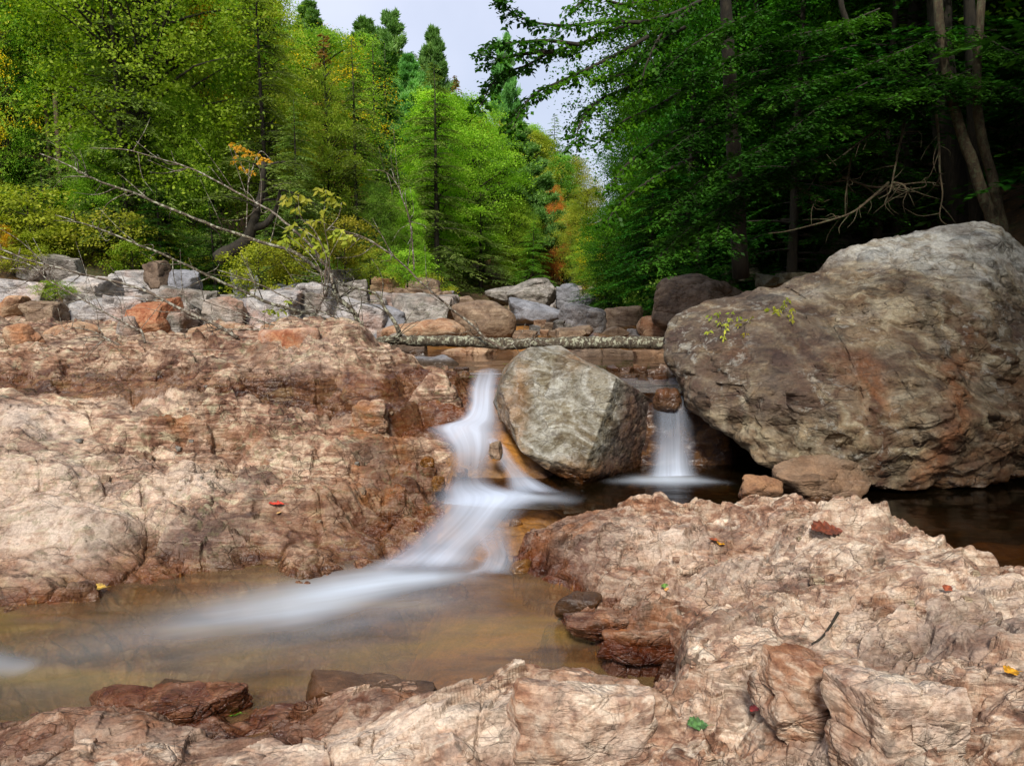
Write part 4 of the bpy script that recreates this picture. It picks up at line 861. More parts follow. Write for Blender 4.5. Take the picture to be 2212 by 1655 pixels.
# cobbles in the middle of the stream bed
for i, (u0, u1, v0, v1, y) in enumerate([(1142, 1168, 700, 718, 9.7), (1150, 1180, 690, 706, 10.0), (1172, 1196, 694, 716, 9.6), (1190, 1222, 690, 712, 9.8), (1165, 1188, 712, 726, 9.3), (1184, 1206, 714, 728, 9.2), (1218, 1236, 698, 716, 9.6), (1145, 1162, 716, 730, 9.2), (1206, 1226, 708, 722, 9.4)]):
    R(u0, u1, v0, v1, y, ['grey', 'pink', 'tan'][i % 3], 'one of the small pale cobbles heaped below the blue grey block', name='cobble', cat='cobble', group='pale cobbles in mid stream', sub=4)
rs = np.random.RandomState(21)
for i in range(46):                                   # jumble of far stones up the stream
    y = rs.uniform(12.5, 27); u = rs.uniform(1010, 1400) if y < 17 else rs.uniform(1190, 1390); zg = .86 + .006 * (y - 9)
    w = rs.uniform(.16, .55) / y * FPX; U0, Vb = u, UV_of(0, y, zg)[1]; h = w * rs.uniform(.45, .75)
    R(U0 - w / 2, U0 + w / 2, Vb - h, Vb + 2, y, ['grey', 'grey', 'white', 'bluegrey', 'tan'][rs.randint(5)], 'one of the grey stones jumbled along the far stream bed', name='stone', cat='stone', group='grey stones of the far stream bed', sub=4, seed=i + 40, under=.5)
for i in range(40):                                   # broken stone at the foot of the left bank
    U = rs.uniform(-100, 960); y = rs.uniform(8.0, 10.5); zg = float(zat(U / FPX * y - 1106 / FPX * y, y)) if y < 10.8 else 1.0
    x = (U - 1106) / FPX * y; w = rs.uniform(.15, .5) / y * FPX; Vb = UV_of(x, y, zg)[1]; h = w * rs.uniform(.4, .8)
    R(U - w / 2, U + w / 2, Vb - h, Vb + 3, y, ['pink', 'grey', 'white', 'white', 'grey'][rs.randint(5)], 'one of the pink and grey stones strewn at the foot of the left bank', name='stone', cat='stone', group='stones strewn on the left bank', sub=4, seed=i + 140, under=.5, rust=.5)
for i in range(70):                                   # pale broken rock climbing the left bank
    U = rs.uniform(-120, 930); y = rs.uniform(9.2, 12.2); x = (U - 1106) / FPX * y; zg = max(float(gz(x, y)), .9); w = rs.uniform(.35, 1.1) / y * FPX; Vb = UV_of(x, y, zg)[1]; h = w * rs.uniform(.35, .62)
    if Vb - h < np.interp(U, [0, 400, 900], [548, 585, 610]): continue
    R(U - w / 2, U + w / 2, Vb - h, Vb + 4, y, ['grey', 'white', 'grey', 'white', 'bluegrey'][rs.randint(5)], 'one of the pale broken rocks heaped up the left bank', group='pale rocks heaped on the left bank', sub=5, seed=i + 240, under=.6, rust=.25, k=[40, 70, 90][i % 3])
for i in range(44):                                   # loose chips lodged on the ledges
    U, Vv = (rs.uniform(0, 880), rs.uniform(800, 1180)) if i % 2 else (rs.uniform(1250, 2180), rs.uniform(1150, 1560))
    x, y, z = hit(U, Vv)
    if y > 6 or z < .08: continue
    w = rs.uniform(.018, .055) / y * FPX
    R(U - w / 2, U + w / 2, Vv - w * .5, Vv + w * .15, y, ['ledge_warm', 'tan', 'ledge', 'grey'][i % 4], 'one of the small loose stone chips lodged on the bedrock ledges', name='stone', cat='stone', group='loose chips on the ledges', sub=3, seed=i + 400, under=.3, k=80)
# shaded stones behind, right
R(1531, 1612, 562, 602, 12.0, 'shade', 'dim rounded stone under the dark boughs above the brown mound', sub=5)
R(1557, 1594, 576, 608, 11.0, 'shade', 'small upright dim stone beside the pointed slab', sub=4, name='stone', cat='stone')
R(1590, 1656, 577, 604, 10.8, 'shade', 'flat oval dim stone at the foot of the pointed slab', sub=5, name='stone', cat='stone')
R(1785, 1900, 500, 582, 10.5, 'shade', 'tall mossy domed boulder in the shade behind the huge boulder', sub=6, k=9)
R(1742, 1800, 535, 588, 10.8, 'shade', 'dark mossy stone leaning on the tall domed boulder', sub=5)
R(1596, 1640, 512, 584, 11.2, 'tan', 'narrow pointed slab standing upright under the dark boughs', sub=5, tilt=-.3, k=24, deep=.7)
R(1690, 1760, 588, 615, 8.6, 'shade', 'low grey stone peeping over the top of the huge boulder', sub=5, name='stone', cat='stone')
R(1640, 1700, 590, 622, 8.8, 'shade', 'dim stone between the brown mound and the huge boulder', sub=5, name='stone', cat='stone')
# loose rocks of the near ledges
R(1195, 1300, 1285, 1330, 3.2, 'darkstone', 'dark wet rounded rock at the edge of the lowest pool', sub=6, k=12, waterline=.12, rust=.6, deep=.6)
R(1205, 1440, 1328, 1375, 2.95, 'ledge_warm', 'wet orange brown tongue of rock at the pool edge', sub=7, waterline=.10, rust=1, deep=.35, facet=1.3, k=22)
R(1290, 1460, 1362, 1420, 2.75, 'ledge_warm', 'wet rusty rock layer below the orange brown tongue', sub=7, waterline=.12, rust=1, deep=.4, facet=1.3, k=22)
R(1470, 1545, 1420, 1470, 2.42, 'darkstone', 'small dark cube-like rock wedged on the pink ledge', sub=5, k=26, facet=.9)
R(1080, 1440, 1500, 1720, 2.06, 'ledge_warm', 'big squarish pink block with streaked front at the bottom of the view', sub=7, k=60, deep=.35, facet=.8, under=.2, pale=.6, rust=.3)
R(1660, 1900, 1440, 1600, 1.92, 'ledge_warm', 'rounded white and brown boulder in the near right foreground', sub=7, k=80, deep=.7, facet=1.3, pale=.8, rust=.3, under=.3)
R(1830, 2120, 1500, 1720, 1.68, 'ledge_warm', 'knobbly cream rock in the near right corner', sub=7, k=80, deep=.8, facet=1.3, pale=.7, rust=.4, under=.3)
R(330, 412, 1488, 1512, 2.66, 'darkstone', 'black wet stone breaking the pool surface by the near rim', sub=5, waterline=.1, name='stone', cat='stone')
R(640, 980, 1486, 1535, 2.5, 'darkstone', 'dark red wet shelf of rock along the near rim of the pool', sub=6, waterline=.05, rust=.5, deep=.35, facet=.8)
R(140, 530, 1512, 1580, 2.42, 'ledge_warm', 'red brown wet slab sloping into the pool at the near left', sub=7, waterline=.12, rust=1, deep=.35, facet=1.3, k=22)
R(740, 850, 860, 950, 5.25, 'ledge', 'angular tan block standing out of the left ledge', sub=6, k=26, facet=1.1, deep=.8, rust=.5)
R(540, 690, 708, 780, 6.02, 'orange', 'smooth orange pink hump on the crest of the left ledge', sub=6, k=12, deep=.7, facet=.4, pale=.4)
R(880, 1000, 800, 905, 5.75, 'ledge', 'brown rounded rock shoulder left of the upper waterfall', sub=6, k=14, deep=.8, rust=.9, facet=.9)
print('rocks done')

# ------------------------------------------------------------------ trees
def slivers(P, D, Nn, Ln, W, tint, fold=0.0):
    """leaf blades: base P, direction D, face normal Nn, length, width -> one rhombic quad each"""
    D = D / (np.linalg.norm(D, axis=1)[:, None] + 1e-9); s = np.cross(D, Nn); s /= np.linalg.norm(s, axis=1)[:, None] + 1e-9
    Ln = Ln[:, None]; W = W[:, None]
    V_ = np.stack([P, P + D * Ln * .45 + s * W, P + D * Ln, P + D * Ln * .45 - s * W], 1).reshape(-1, 3)
    F_ = np.arange(len(V_)).reshape(-1, 4); return V_, F_, np.repeat(tint, 4)
def crown_mesh(name, V_, F_, t): return np_mesh(name, V_, F_, False, {'tint': t})
def rand_dir(rs, n): v = rs.normal(size=(n, 3)); return v / np.linalg.norm(v, axis=1)[:, None]

def hemlock_arrays(h, R_, seed, nb=90, base=.12, leaf=.10, dens=1.0, droop=.35, width=.3, curve=.7, asym=None, twigs=15):
    """feathery conifer: tiers of drooping boughs, each a flat spray of twigs set with short blades"""
    rs = np.random.RandomState(seed); P = []; D = []; Nn = []; Ln = []; T = []; wood = []
    trunk = np.stack([np.cumsum(rs.normal(0, .012 * h / 8, 9)), np.cumsum(rs.normal(0, .012 * h / 8, 9)), np.linspace(-.3, h, 9)], 1)
    wood.append(tube_arrays(trunk, np.linspace(.010 * h + .02, .008, 9), 7, .1, seed))
    for b in range(nb):
        f = base + (1 - base) * ((b + rs.rand()) / nb) ** .92
        L_ = R_ * max((1 - f) ** curve, .05) * rs.uniform(.6, 1.12); az = rs.uniform(0, 2 * math.pi)
        if asym: L_ *= 1 + asym[1] * math.cos(az - asym[0])
        o = np.array([np.interp(f * h, trunk[:, 2], trunk[:, 0]), np.interp(f * h, trunk[:, 2], trunk[:, 1]), f * h])
        d = np.array([math.cos(az), math.sin(az), 0]); up = rs.uniform(.05, .45) * (.4 + f)
        t = np.linspace(0, 1, 9)[:, None]
        br = o + d * L_ * t + np.array([0, 0, 1.]) * L_ * (up * t - (droop + up * .6) * t ** 2 * rs.uniform(.7, 1.2))
        if L_ > .5: wood.append(tube_arrays(br[:7], np.linspace(.008 + .008 * L_, .003, 7), 4, 0, 0, False))
        nt = max(int(twigs * (L_ / R_) ** .5 * 1.2), 5)
        side = np.cross(d, [0, 0, 1.])
        for k in range(nt):
            q = .12 + .88 * (k + rs.rand()) / nt; c = br[0] + (br[-1] - br[0]) * 0; i = q * 8; i0 = min(int(i), 7); c = br[i0] + (br[i0 + 1] - br[i0]) * (i - i0)
            tw = L_ * width * (1.15 - q) ** .6 * rs.uniform(.6, 1.3) + .08; sg = 1 if k % 2 else -1
            dir_ = d * rs.uniform(.5, 1.0) + side * sg * rs.uniform(.6, 1.0) + np.array([0, 0, rs.uniform(-.45, .1)])
            if q > .93: dir_ = d + side * rs.uniform(-.3, .3) + np.array([0, 0, -.2])
            dir_ /= np.linalg.norm(dir_); m = max(int(tw / leaf * 3.2 * dens), 4)
            s_ = rs.rand(m); p = c + dir_ * (tw * s_)[:, None] - np.array([0, 0, 1.]) * (tw * .25 * s_ ** 2)[:, None]
            perp = np.cross(dir_, [0, 0, 1.]); sgn = np.where(rs.rand(m) < .5, 1, -1)
            dd = dir_ * rs.uniform(.4, 1.1, m)[:, None] + perp * (sgn * rs.uniform(.3, .9, m))[:, None] + rs.normal(0, .16, (m, 3)) + np.array([0, 0, -.12])
            P.append(p); D.append(dd); Nn.append(np.array([0, 0, 1.]) + rs.normal(0, .35, (m, 3))); Ln.append(leaf * rs.uniform(.6, 1.3, m) * (1.1 - .4 * s_)); T.append(np.clip(.15 + .5 * q + .35 * s_ + rs.normal(0, .12, m), 0, 1))
    P, D, Nn, Ln, T = map(np.concatenate, (P, D, Nn, Ln, T))
    return slivers(P, D, Nn, Ln, Ln * .21, T), merge(wood)
def pine_arrays(h, R_, seed, nb=46, leaf=.20, base=.2):
    """white pine: open tiers of upswept plumes"""
    rs = np.random.RandomState(seed); P = []; D = []; Ln = []; T = []; wood = []
    trunk = np.stack([np.zeros(6), np.zeros(6), np.linspace(-.3, h, 6)], 1); wood.append(tube_arrays(trunk, np.linspace(.018 * h, .01, 6), 6))
    nt = int(nb / 5)
    for w in range(nt):
        f = base + (1 - base) * (w + .3) / nt
        for b in range(5):
            az = rs.uniform(0, 6.28); L_ = R_ * (1 - f) ** .75 * rs.uniform(.65, 1.15) + .15
            d = np.array([math.cos(az), math.sin(az), 0]); t = np.linspace(0, 1, 7)[:, None]
            br = np.array([0, 0, f * h + rs.normal(0, .04 * h / nt)]) + d * L_ * t + np.array([0, 0, 1.]) * L_ * (.05 * t + .28 * t ** 2)
            wood.append(tube_arrays(br, np.linspace(.012 + .01 * L_, .004, 7), 4, 0, 0, False))
            n = int(12 + 22 * L_ / R_)
            for k in range(n):
                q = .25 + .75 * rs.rand() ** .7; i = q * 6; i0 = min(int(i), 5); c = br[i0] + (br[i0 + 1] - br[i0]) * (i - i0)
                sd = np.cross(d, [0, 0, 1.]) * rs.uniform(-1, 1) * L_ * .34 * (1.2 - q); c = c + sd + np.array([0, 0, rs.uniform(-.02, .12) * L_])
                m = 30; dd = rand_dir(rs, m) * .8 + d * .5 + np.array([0, 0, .75])
                P.append(c + rs.normal(0, .05 * R_ / 2, (m, 3))); D.append(dd); Ln.append(leaf * rs.uniform(.7, 1.2, m)); T.append(np.clip(.3 + .25 * rs.rand(m) + .4 * dd[:, 2] / 2, 0, 1))
    P, D, Ln, T = map(np.concatenate, (P, D, Ln, T))
    return slivers(P, D, rand_dir(rs, len(P)), Ln, Ln * .13, T), merge(wood)
def broadleaf_arrays(h, R_, seed, nclump=170, per=75, leaf=.11, base=.25, top=1.0, shape=1.0, layers=.45):
    """limbs reach into flattened leaf clumps scattered through an uneven crown"""
    rs = np.random.RandomState(seed); wood = []; P = []; D = []; Nn = []; Ln = []; T = []
    trunk = np.stack([np.cumsum(rs.normal(0, .02 * h / 8, 9)), np.cumsum(rs.normal(0, .02 * h / 8, 9)), np.linspace(-.3, h * .93, 9)], 1)
    wood.append(tube_arrays(trunk, np.linspace(.009 * h + .015, .01, 9), 7, .08, seed))
    lob = rand_dir(rs, 9); lob[:, 2] = np.abs(lob[:, 2]) * .6
    for c in range(nclump):
        f = base + (1 - base) * rs.rand() ** .8; prof = math.sin(math.pi * min(max((f - base * .6) / (1.06 - base * .6), 0), 1) ** (1.0 * shape)) ** .7
        az = rs.uniform(0, 6.28); rad = R_ * prof * rs.uniform(.35, 1.05); d = np.array([math.cos(az), math.sin(az), 0])
        g = 1 + .35 * float(np.max(lob @ np.array([d[0], d[1], f - .5])) - .55); rad *= g
        ctr = np.array([0, 0, f * h]) + d * rad
        if c % 3 == 0:
            z0 = max(f * h - rad * rs.uniform(.4, .8), h * base * .5); o = np.array([np.interp(z0, trunk[:, 2], trunk[:, 0]), np.interp(z0, trunk[:, 2], trunk[:, 1]), z0])
            mid = (o + ctr) / 2 + np.array([0, 0, .08 * rad]) + rs.normal(0, .05 * R_, 3) ; wood.append(tube_arrays(spline([o, mid, ctr], 6), np.linspace(.010 * h * .5 + .006, .004, 6), 4, 0, 0, False))
        n = int(per * rs.uniform(.5, 1.4)); cr = R_ * rs.uniform(.10, .21)
        off = rs.normal(0, 1, (n, 3)) * np.array([cr, cr, cr * layers]); off[:, 2] -= (off[:, 0] ** 2 + off[:, 1] ** 2) / cr * .25
        P.append(ctr + off); nn = np.array([0, 0, 1.]) + d * .5 + rs.normal(0, .55, (n, 3)); dd = rs.normal(0, 1, (n, 3)) + d * .6 + np.array([0, 0, -.35])
        D.append(dd); Nn.append(nn); Ln.append(leaf * rs.uniform(.6, 1.25, n)); T.append(np.clip(rs.normal(.5 + .25 * rs.uniform(-1, 1), .16, n), 0, 1))
    P, D, Nn, Ln, T = map(np.concatenate, (P, D, Nn, Ln, T))
    return slivers(P, D, Nn, Ln, Ln * .33, T), merge(wood)
TPL = {}
def tpl(kind, var):
    """unit tree templates (height 10, sharing mesh data between trees of a kind)"""
    if (kind, var) in TPL: return TPL[kind, var]
    if kind == 'hemlock': c, w = hemlock_arrays(10, 2.6, 11 + var, nb=130, leaf=.092, dens=1.25, base=.05, twigs=22)
    elif kind == 'spire': c, w = hemlock_arrays(10, 1.9, 31 + var, nb=120, leaf=.15, dens=1.1, base=.06, curve=.9, droop=.2, twigs=15)
    elif kind == 'pine': c, w = pine_arrays(10, 2.9, 41 + var, nb=120, leaf=.22)
    elif kind == 'leafy': c, w = broadleaf_arrays(10, 2.5, 51 + var, nclump=330, per=170, leaf=.085, base=.12, layers=.3)
    elif kind == 'column': c, w = broadleaf_arrays(10, 1.7, 61 + var, nclump=260, per=170, leaf=.085, base=.06, shape=.8, layers=.3)
    elif kind == 'shrub': c, w = broadleaf_arrays(2.2, 1.25, 71 + var, nclump=70, per=70, leaf=.085, base=.08)
    TPL[kind, var] = (crown_mesh('crown', *c), np_mesh('trunk', w[0], w[1], True)); return TPL[kind, var]
def plant(name, kind, var, leafm, x, y, h, wide, label, cat, group=None, bark='bark', lean=0, z=None, rz=None):
    cm, tm = tpl(kind, var); H0 = 2.2 if kind == 'shrub' else 10.
    zg = float(gz(x, y)) if z is None else z
    e = empty(name, (x, y, zg - .1), random.uniform(0, 6.28) if rz is None else rz); e.scale = (h / H0 * wide,) * 2 + (h / H0,)
    e.rotation_euler = (lean, 0, e.rotation_euler[2])
    c = ob('crown', cm, None, e); t = ob('trunk', tm, None, e)
    for o, m in ((c, L[leafm]), (t, M[bark])):
        if not o.data.materials: o.data.materials.append(m)
        o.material_slots[0].link = 'OBJECT'; o.material_slots[0].material = m
    tag(e, label, cat, group); return e
def tree(U, Vt, y, kind, leafm, wide, label, name=None, group=None, var=0, cat='tree', **kw):
    x = (U - 1106) / FPX * y * 1.0; zt = PY(U, Vt, y)[2]; zg = float(gz(x, y)); h = max(zt - zg, 1.0)
    nm = name or {'hemlock': 'hemlock_tree', 'spire': 'hemlock_tree', 'pine': 'pine_tree', 'leafy': 'broadleaf_tree', 'column': 'broadleaf_tree', 'shrub': 'shrub'}[kind]
    return plant(nm, kind, var, leafm, x, y, h, wide * (.62 if kind in ('leafy', 'column') and y < 19 and U < 900 else 1) * max(1, 5.5 / h) ** .5 if kind != 'shrub' else wide, label, cat, group, **kw)
# left hillside, nearest row first
tree(40, -120, 12.5, 'leafy', 'gold', .95, 'leafy tree with golden yellow sprays at the far left edge', var=0)
tree(170, -260, 15.5, 'leafy', 'green', .9, 'mid green leafy tree right of the golden sprayed one', var=1)
tree(290, -300, 12.4, 'hemlock', 'olive', .95, 'tall olive hemlock with its straight dark trunk showing through thin boughs', var=0)
tree(470, -40, 14.0, 'column', 'gold', 1.0, 'slender lime green tree with an amber top between two olive hemlocks', var=0)
tree(420, 170, 13.0, 'leafy', 'lime', .8, 'small lime leaved tree in front of the slender amber topped one', var=1)
tree(590, -120, 13.6, 'hemlock', 'olive', 1.0, 'tall olive hemlock right of the slender amber topped tree', var=1)
tree(230, 260, 12.3, 'leafy', 'lime', .9, 'low bright green leafy tree above the bare brown trunks', var=0)
tree(120, 330, 12.2, 'hemlock', 'olive', 1.0, 'drooping hemlock at the left above the grey domed boulder', var=2)
tree(360, 380, 11.8, 'hemlock', 'dark', 1.2, 'dark low hemlock with wide boughs over the grey cracked boulder', var=0)
tree(470, 420, 11.6, 'hemlock', 'dark', 1.1, 'dark low hemlock left of the crooked trunk', var=2)
tree(720, 140, 17.0, 'leafy', 'lime', .85, 'yellow green leafy tree above the middle of the left bank', var=2)
tree(650, 200, 13.0, 'hemlock', 'olive', .95, 'olive hemlock with dark stem left of the yellow green leafy tree', var=2)
tree(600, 430, 12.6, 'hemlock', 'olive', 1.2, 'spreading olive hemlock behind the crooked trunk', var=1)
tree(780, 290, 17.5, 'hemlock', 'olive', 1.0, 'grey olive hemlock above the bright young trees', var=0)
tree(820, 380, 17.0, 'leafy', 'green', .8, 'fresh green leafy tree left of the brightest lime one', var=0)
tree(890, 400, 18.0, 'column', 'lime', .95, 'brightest lime green young tree by the stream bed', var=1)
tree(955, 560, 18.5, 'spire', 'green', 1.3, 'small light green young hemlock at the stream edge', var=0)
tree(700, 480, 13.5, 'leafy', 'green', .9, 'low green leafy thicket tree above the tall blue white rock', var=2)
tree(1045, 232, 30, 'leafy', 'gold', .75, 'tall yellow green tree standing out in the middle of the valley', var=1)
tree(1040, 400, 24, 'hemlock', 'olive', 1.5, 'broad dark olive hemlock over the far end of the stream bed', var=1)
tree(1110, 420, 27, 'leafy', 'lime', .8, 'lime green tree right of the broad olive hemlock', var=0)
tree(1150, 470, 26, 'hemlock', 'green', 1.2, 'green feathery hemlock beside the dark gap up the valley', var=2)
tree(980, 330, 27, 'leafy', 'green', .9, 'fresh green tree left of the tall yellow green one', var=2)
tree(860, 26, 34, 'pine', 'pine', .85, 'tall blue green white pine with forked top against the sky', var=0)
tree(805, 40, 36, 'pine', 'pine', 1.1, 'blue green white pine just left of the fork topped one', var=1)
tree(945, 60, 38, 'pine', 'pine', .7, 'narrow pointed white pine right of the fork topped one', var=1)
tree(895, 120, 30, 'pine', 'pine', .95, 'lower blue green pine with tiered boughs below the skyline pines', var=2)
tree(955, 220, 29, 'pine', 'pine', .9, 'dense green pine on the slope above the tall yellow green tree', var=0)
tree(990, 160, 37, 'spire', 'rust', 1.1, 'brown tinged dying conifer beside the sky gap', var=0)
tree(735, 60, 34, 'spire', 'rust', .9, 'brownish conifer top left of the skyline pines', var=1)
tree(1090, 75, 44, 'pine', 'pine', .5, 'solitary pine in the sky gap behind the overhanging branches', var=2)
tree(1195, 245, 52, 'hemlock', 'olive', 1.1, 'rounded hazy green conifer at the low point of the skyline', var=1)
tree(1120, 215, 50, 'spire', 'olive', 1.2, 'conifer on the far skyline under the overhanging leaves', var=2)
tree(1165, 350, 46, 'leafy', 'green', .9, 'soft green tree in the far valley', var=1)
tree(1225, 330, 44, 'leafy', 'yellowgreen', 1.0, 'yellowish tree in the far valley near the right bank', var=0)
tree(1190, 395, 33, 'leafy', 'orange', .60, 'vivid orange autumn tree in the middle of the valley', var=2)
tree(1265, 400, 26, 'leafy', 'yellowgreen', .85, 'yellow tinged tree at the foot of the right bank', var=2)
tree(1300, 480, 20, 'leafy', 'gold', .9, 'low yellow green tree spilling over the right side of the far stream bed', var=1)
tree(1240, 330, 60, 'hemlock', 'olive', 1.3, 'dark conifer closing the far end of the valley', var=0)
tree(1215, 480, 36, 'hemlock', 'dark', 1.4, 'dark conifer in the shady gap at the end of the stream bed', var=0)
tree(690, 5, 32, 'pine', 'pine', 1.1, 'blue green pine left of the brownish conifer top', var=2)
tree(560, 60, 24, 'spire', 'olive', 1.3, 'olive conifer high on the left slope', var=1)
tree(700, 90, 26, 'spire', 'olive', 1.3, 'dull olive conifer under the brownish conifer top', var=2)
rs = np.random.RandomState(5)
fills = []
for i in range(400):                                     # the rest of the left hillside
    y = rs.uniform(13, 58); x = float(xl(y)) - rs.uniform(.3, 1.0) - rs.rand() ** 1.1 * (12 + .5 * y)
    U = 1106 + x / y * FPX
    if U < -160 or U > 1260: continue
    if any((x - a) ** 2 + (y - b) ** 2 < (1.3 + y * .03) ** 2 for a, b in fills): continue
    fills.append((x, y))
    lim = np.interp(U, [0, 640, 700, 790, 880, 950, 1010, 1080, 1150, 1240], [-900, 20, 60, 80, 90, 130, 200, 240, 280, 330])
    h = rs.uniform(4.5, 8.5) if y < 25 else rs.uniform(6, 10)
    zmax = PY(U, lim, y)[2] - float(gz(x, y)); h = min(h, zmax); wf = 1.25 if 1106 + (x + .2 * h) / y * FPX < 1230 else .9
    if h < 2.2: continue
    k = rs.choice(['hemlock', 'leafy', 'spire', 'column', 'pine'], p=[.36, .3, .14, .12, .08]); m = {'hemlock': ['olive', 'olive', 'dark'], 'leafy': ['green', 'lime', 'gold'], 'spire': ['olive', 'olive', 'rust'], 'column': ['lime', 'green', 'yellowgreen'], 'pine': ['pine'] * 3}[k][rs.randint(3)]
    plant({'hemlock': 'hemlock_tree', 'spire': 'hemlock_tree', 'pine': 'pine_tree', 'leafy': 'broadleaf_tree', 'column': 'broadleaf_tree'}[k], k, int(rs.randint(3)), m, x, y, h, wf * (.8 if y < 20 else 1) * max(1, 6 / h) ** .5,
          'one of the many close-set trees filling the wooded left hillside', 'tree', 'trees filling the left hillside', rz=rs.uniform(0, 6.28))
print('left trees', len(fills))
# right bank
tree(1560, -300, 12.5, 'leafy', 'shadeleaf', .8, 'tall deep green leafy tree on the right bank beside the sky gap', var=0)
tree(1400, 160, 17, 'leafy', 'shadeleaf', .7, 'deep green leafy tree with leafy skirts at the right of the sky gap', var=1)
tree(1400, 350, 13.5, 'leafy', 'shadeleaf', 1.0, 'low deep green tree drooping over the stream stones', var=2)
tree(1340, 420, 16.5, 'leafy', 'shadeleaf', .9, 'green leafy tree low on the right bank beyond the mound', var=0)
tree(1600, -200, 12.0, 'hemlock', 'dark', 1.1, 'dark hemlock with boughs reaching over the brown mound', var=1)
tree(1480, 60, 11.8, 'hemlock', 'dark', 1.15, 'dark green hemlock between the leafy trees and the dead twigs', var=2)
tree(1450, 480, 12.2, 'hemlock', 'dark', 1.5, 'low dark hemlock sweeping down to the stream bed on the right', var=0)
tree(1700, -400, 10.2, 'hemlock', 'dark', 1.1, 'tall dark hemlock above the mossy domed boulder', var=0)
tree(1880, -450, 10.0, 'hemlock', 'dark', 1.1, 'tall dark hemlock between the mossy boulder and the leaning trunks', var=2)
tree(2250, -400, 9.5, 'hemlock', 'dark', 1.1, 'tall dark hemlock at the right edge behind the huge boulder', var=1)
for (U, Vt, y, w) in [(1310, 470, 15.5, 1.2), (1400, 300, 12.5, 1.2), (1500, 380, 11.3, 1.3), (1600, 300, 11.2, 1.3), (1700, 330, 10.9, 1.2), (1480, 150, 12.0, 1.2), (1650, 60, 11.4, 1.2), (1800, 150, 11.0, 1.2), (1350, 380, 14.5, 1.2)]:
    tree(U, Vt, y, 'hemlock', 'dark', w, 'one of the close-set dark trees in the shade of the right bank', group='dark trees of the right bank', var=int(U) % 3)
fr_ = []
for i in range(260):
    y = rs.uniform(9.5, 48); x = float(xr(y)) + rs.uniform(.5, 1.2) + rs.rand() * (9 + .3 * y)
    U = 1106 + x / y * FPX
    if U > 2500 or U < 1370: continue
    if any((x - a) ** 2 + (y - b) ** 2 < (1.3 + y * .03) ** 2 for a, b in fr_): continue
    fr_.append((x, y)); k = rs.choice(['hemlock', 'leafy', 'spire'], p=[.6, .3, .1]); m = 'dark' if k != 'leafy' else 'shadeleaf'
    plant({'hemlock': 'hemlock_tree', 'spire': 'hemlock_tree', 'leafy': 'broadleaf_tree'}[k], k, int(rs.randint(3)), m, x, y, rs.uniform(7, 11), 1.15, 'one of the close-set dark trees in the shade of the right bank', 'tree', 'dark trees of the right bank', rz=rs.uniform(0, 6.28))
print('right trees', len(fr_))
# unseen trees added over the right bank to shade the pool and huge boulder
for (x, y, h, k, v) in [(6.6, 6.0, 11, 'hemlock', 0), (6.2, 2.8, 10, 'hemlock', 1), (8.2, 8.5, 12, 'hemlock', 2), (5.4, -.5, 10, 'leafy', 1), (9, 4.5, 12, 'leafy', 0), (8, .5, 12, 'hemlock', 0), (5.0, -4, 11, 'hemlock', 2), (5.2, -4.0, 13, 'hemlock', 1), (6.4, -7, 15, 'hemlock', 0), (7.5, -3.0, 15, 'hemlock', 2)]:
    plant('hemlock_tree' if k == 'hemlock' else 'broadleaf_tree', k, v, 'dark' if k == 'hemlock' else 'shadeleaf', x, y, h, 1.35, 'one of the unseen trees added on the right bank to shade the huge boulder', 'tree', 'added shade trees over the right bank', z=.9)

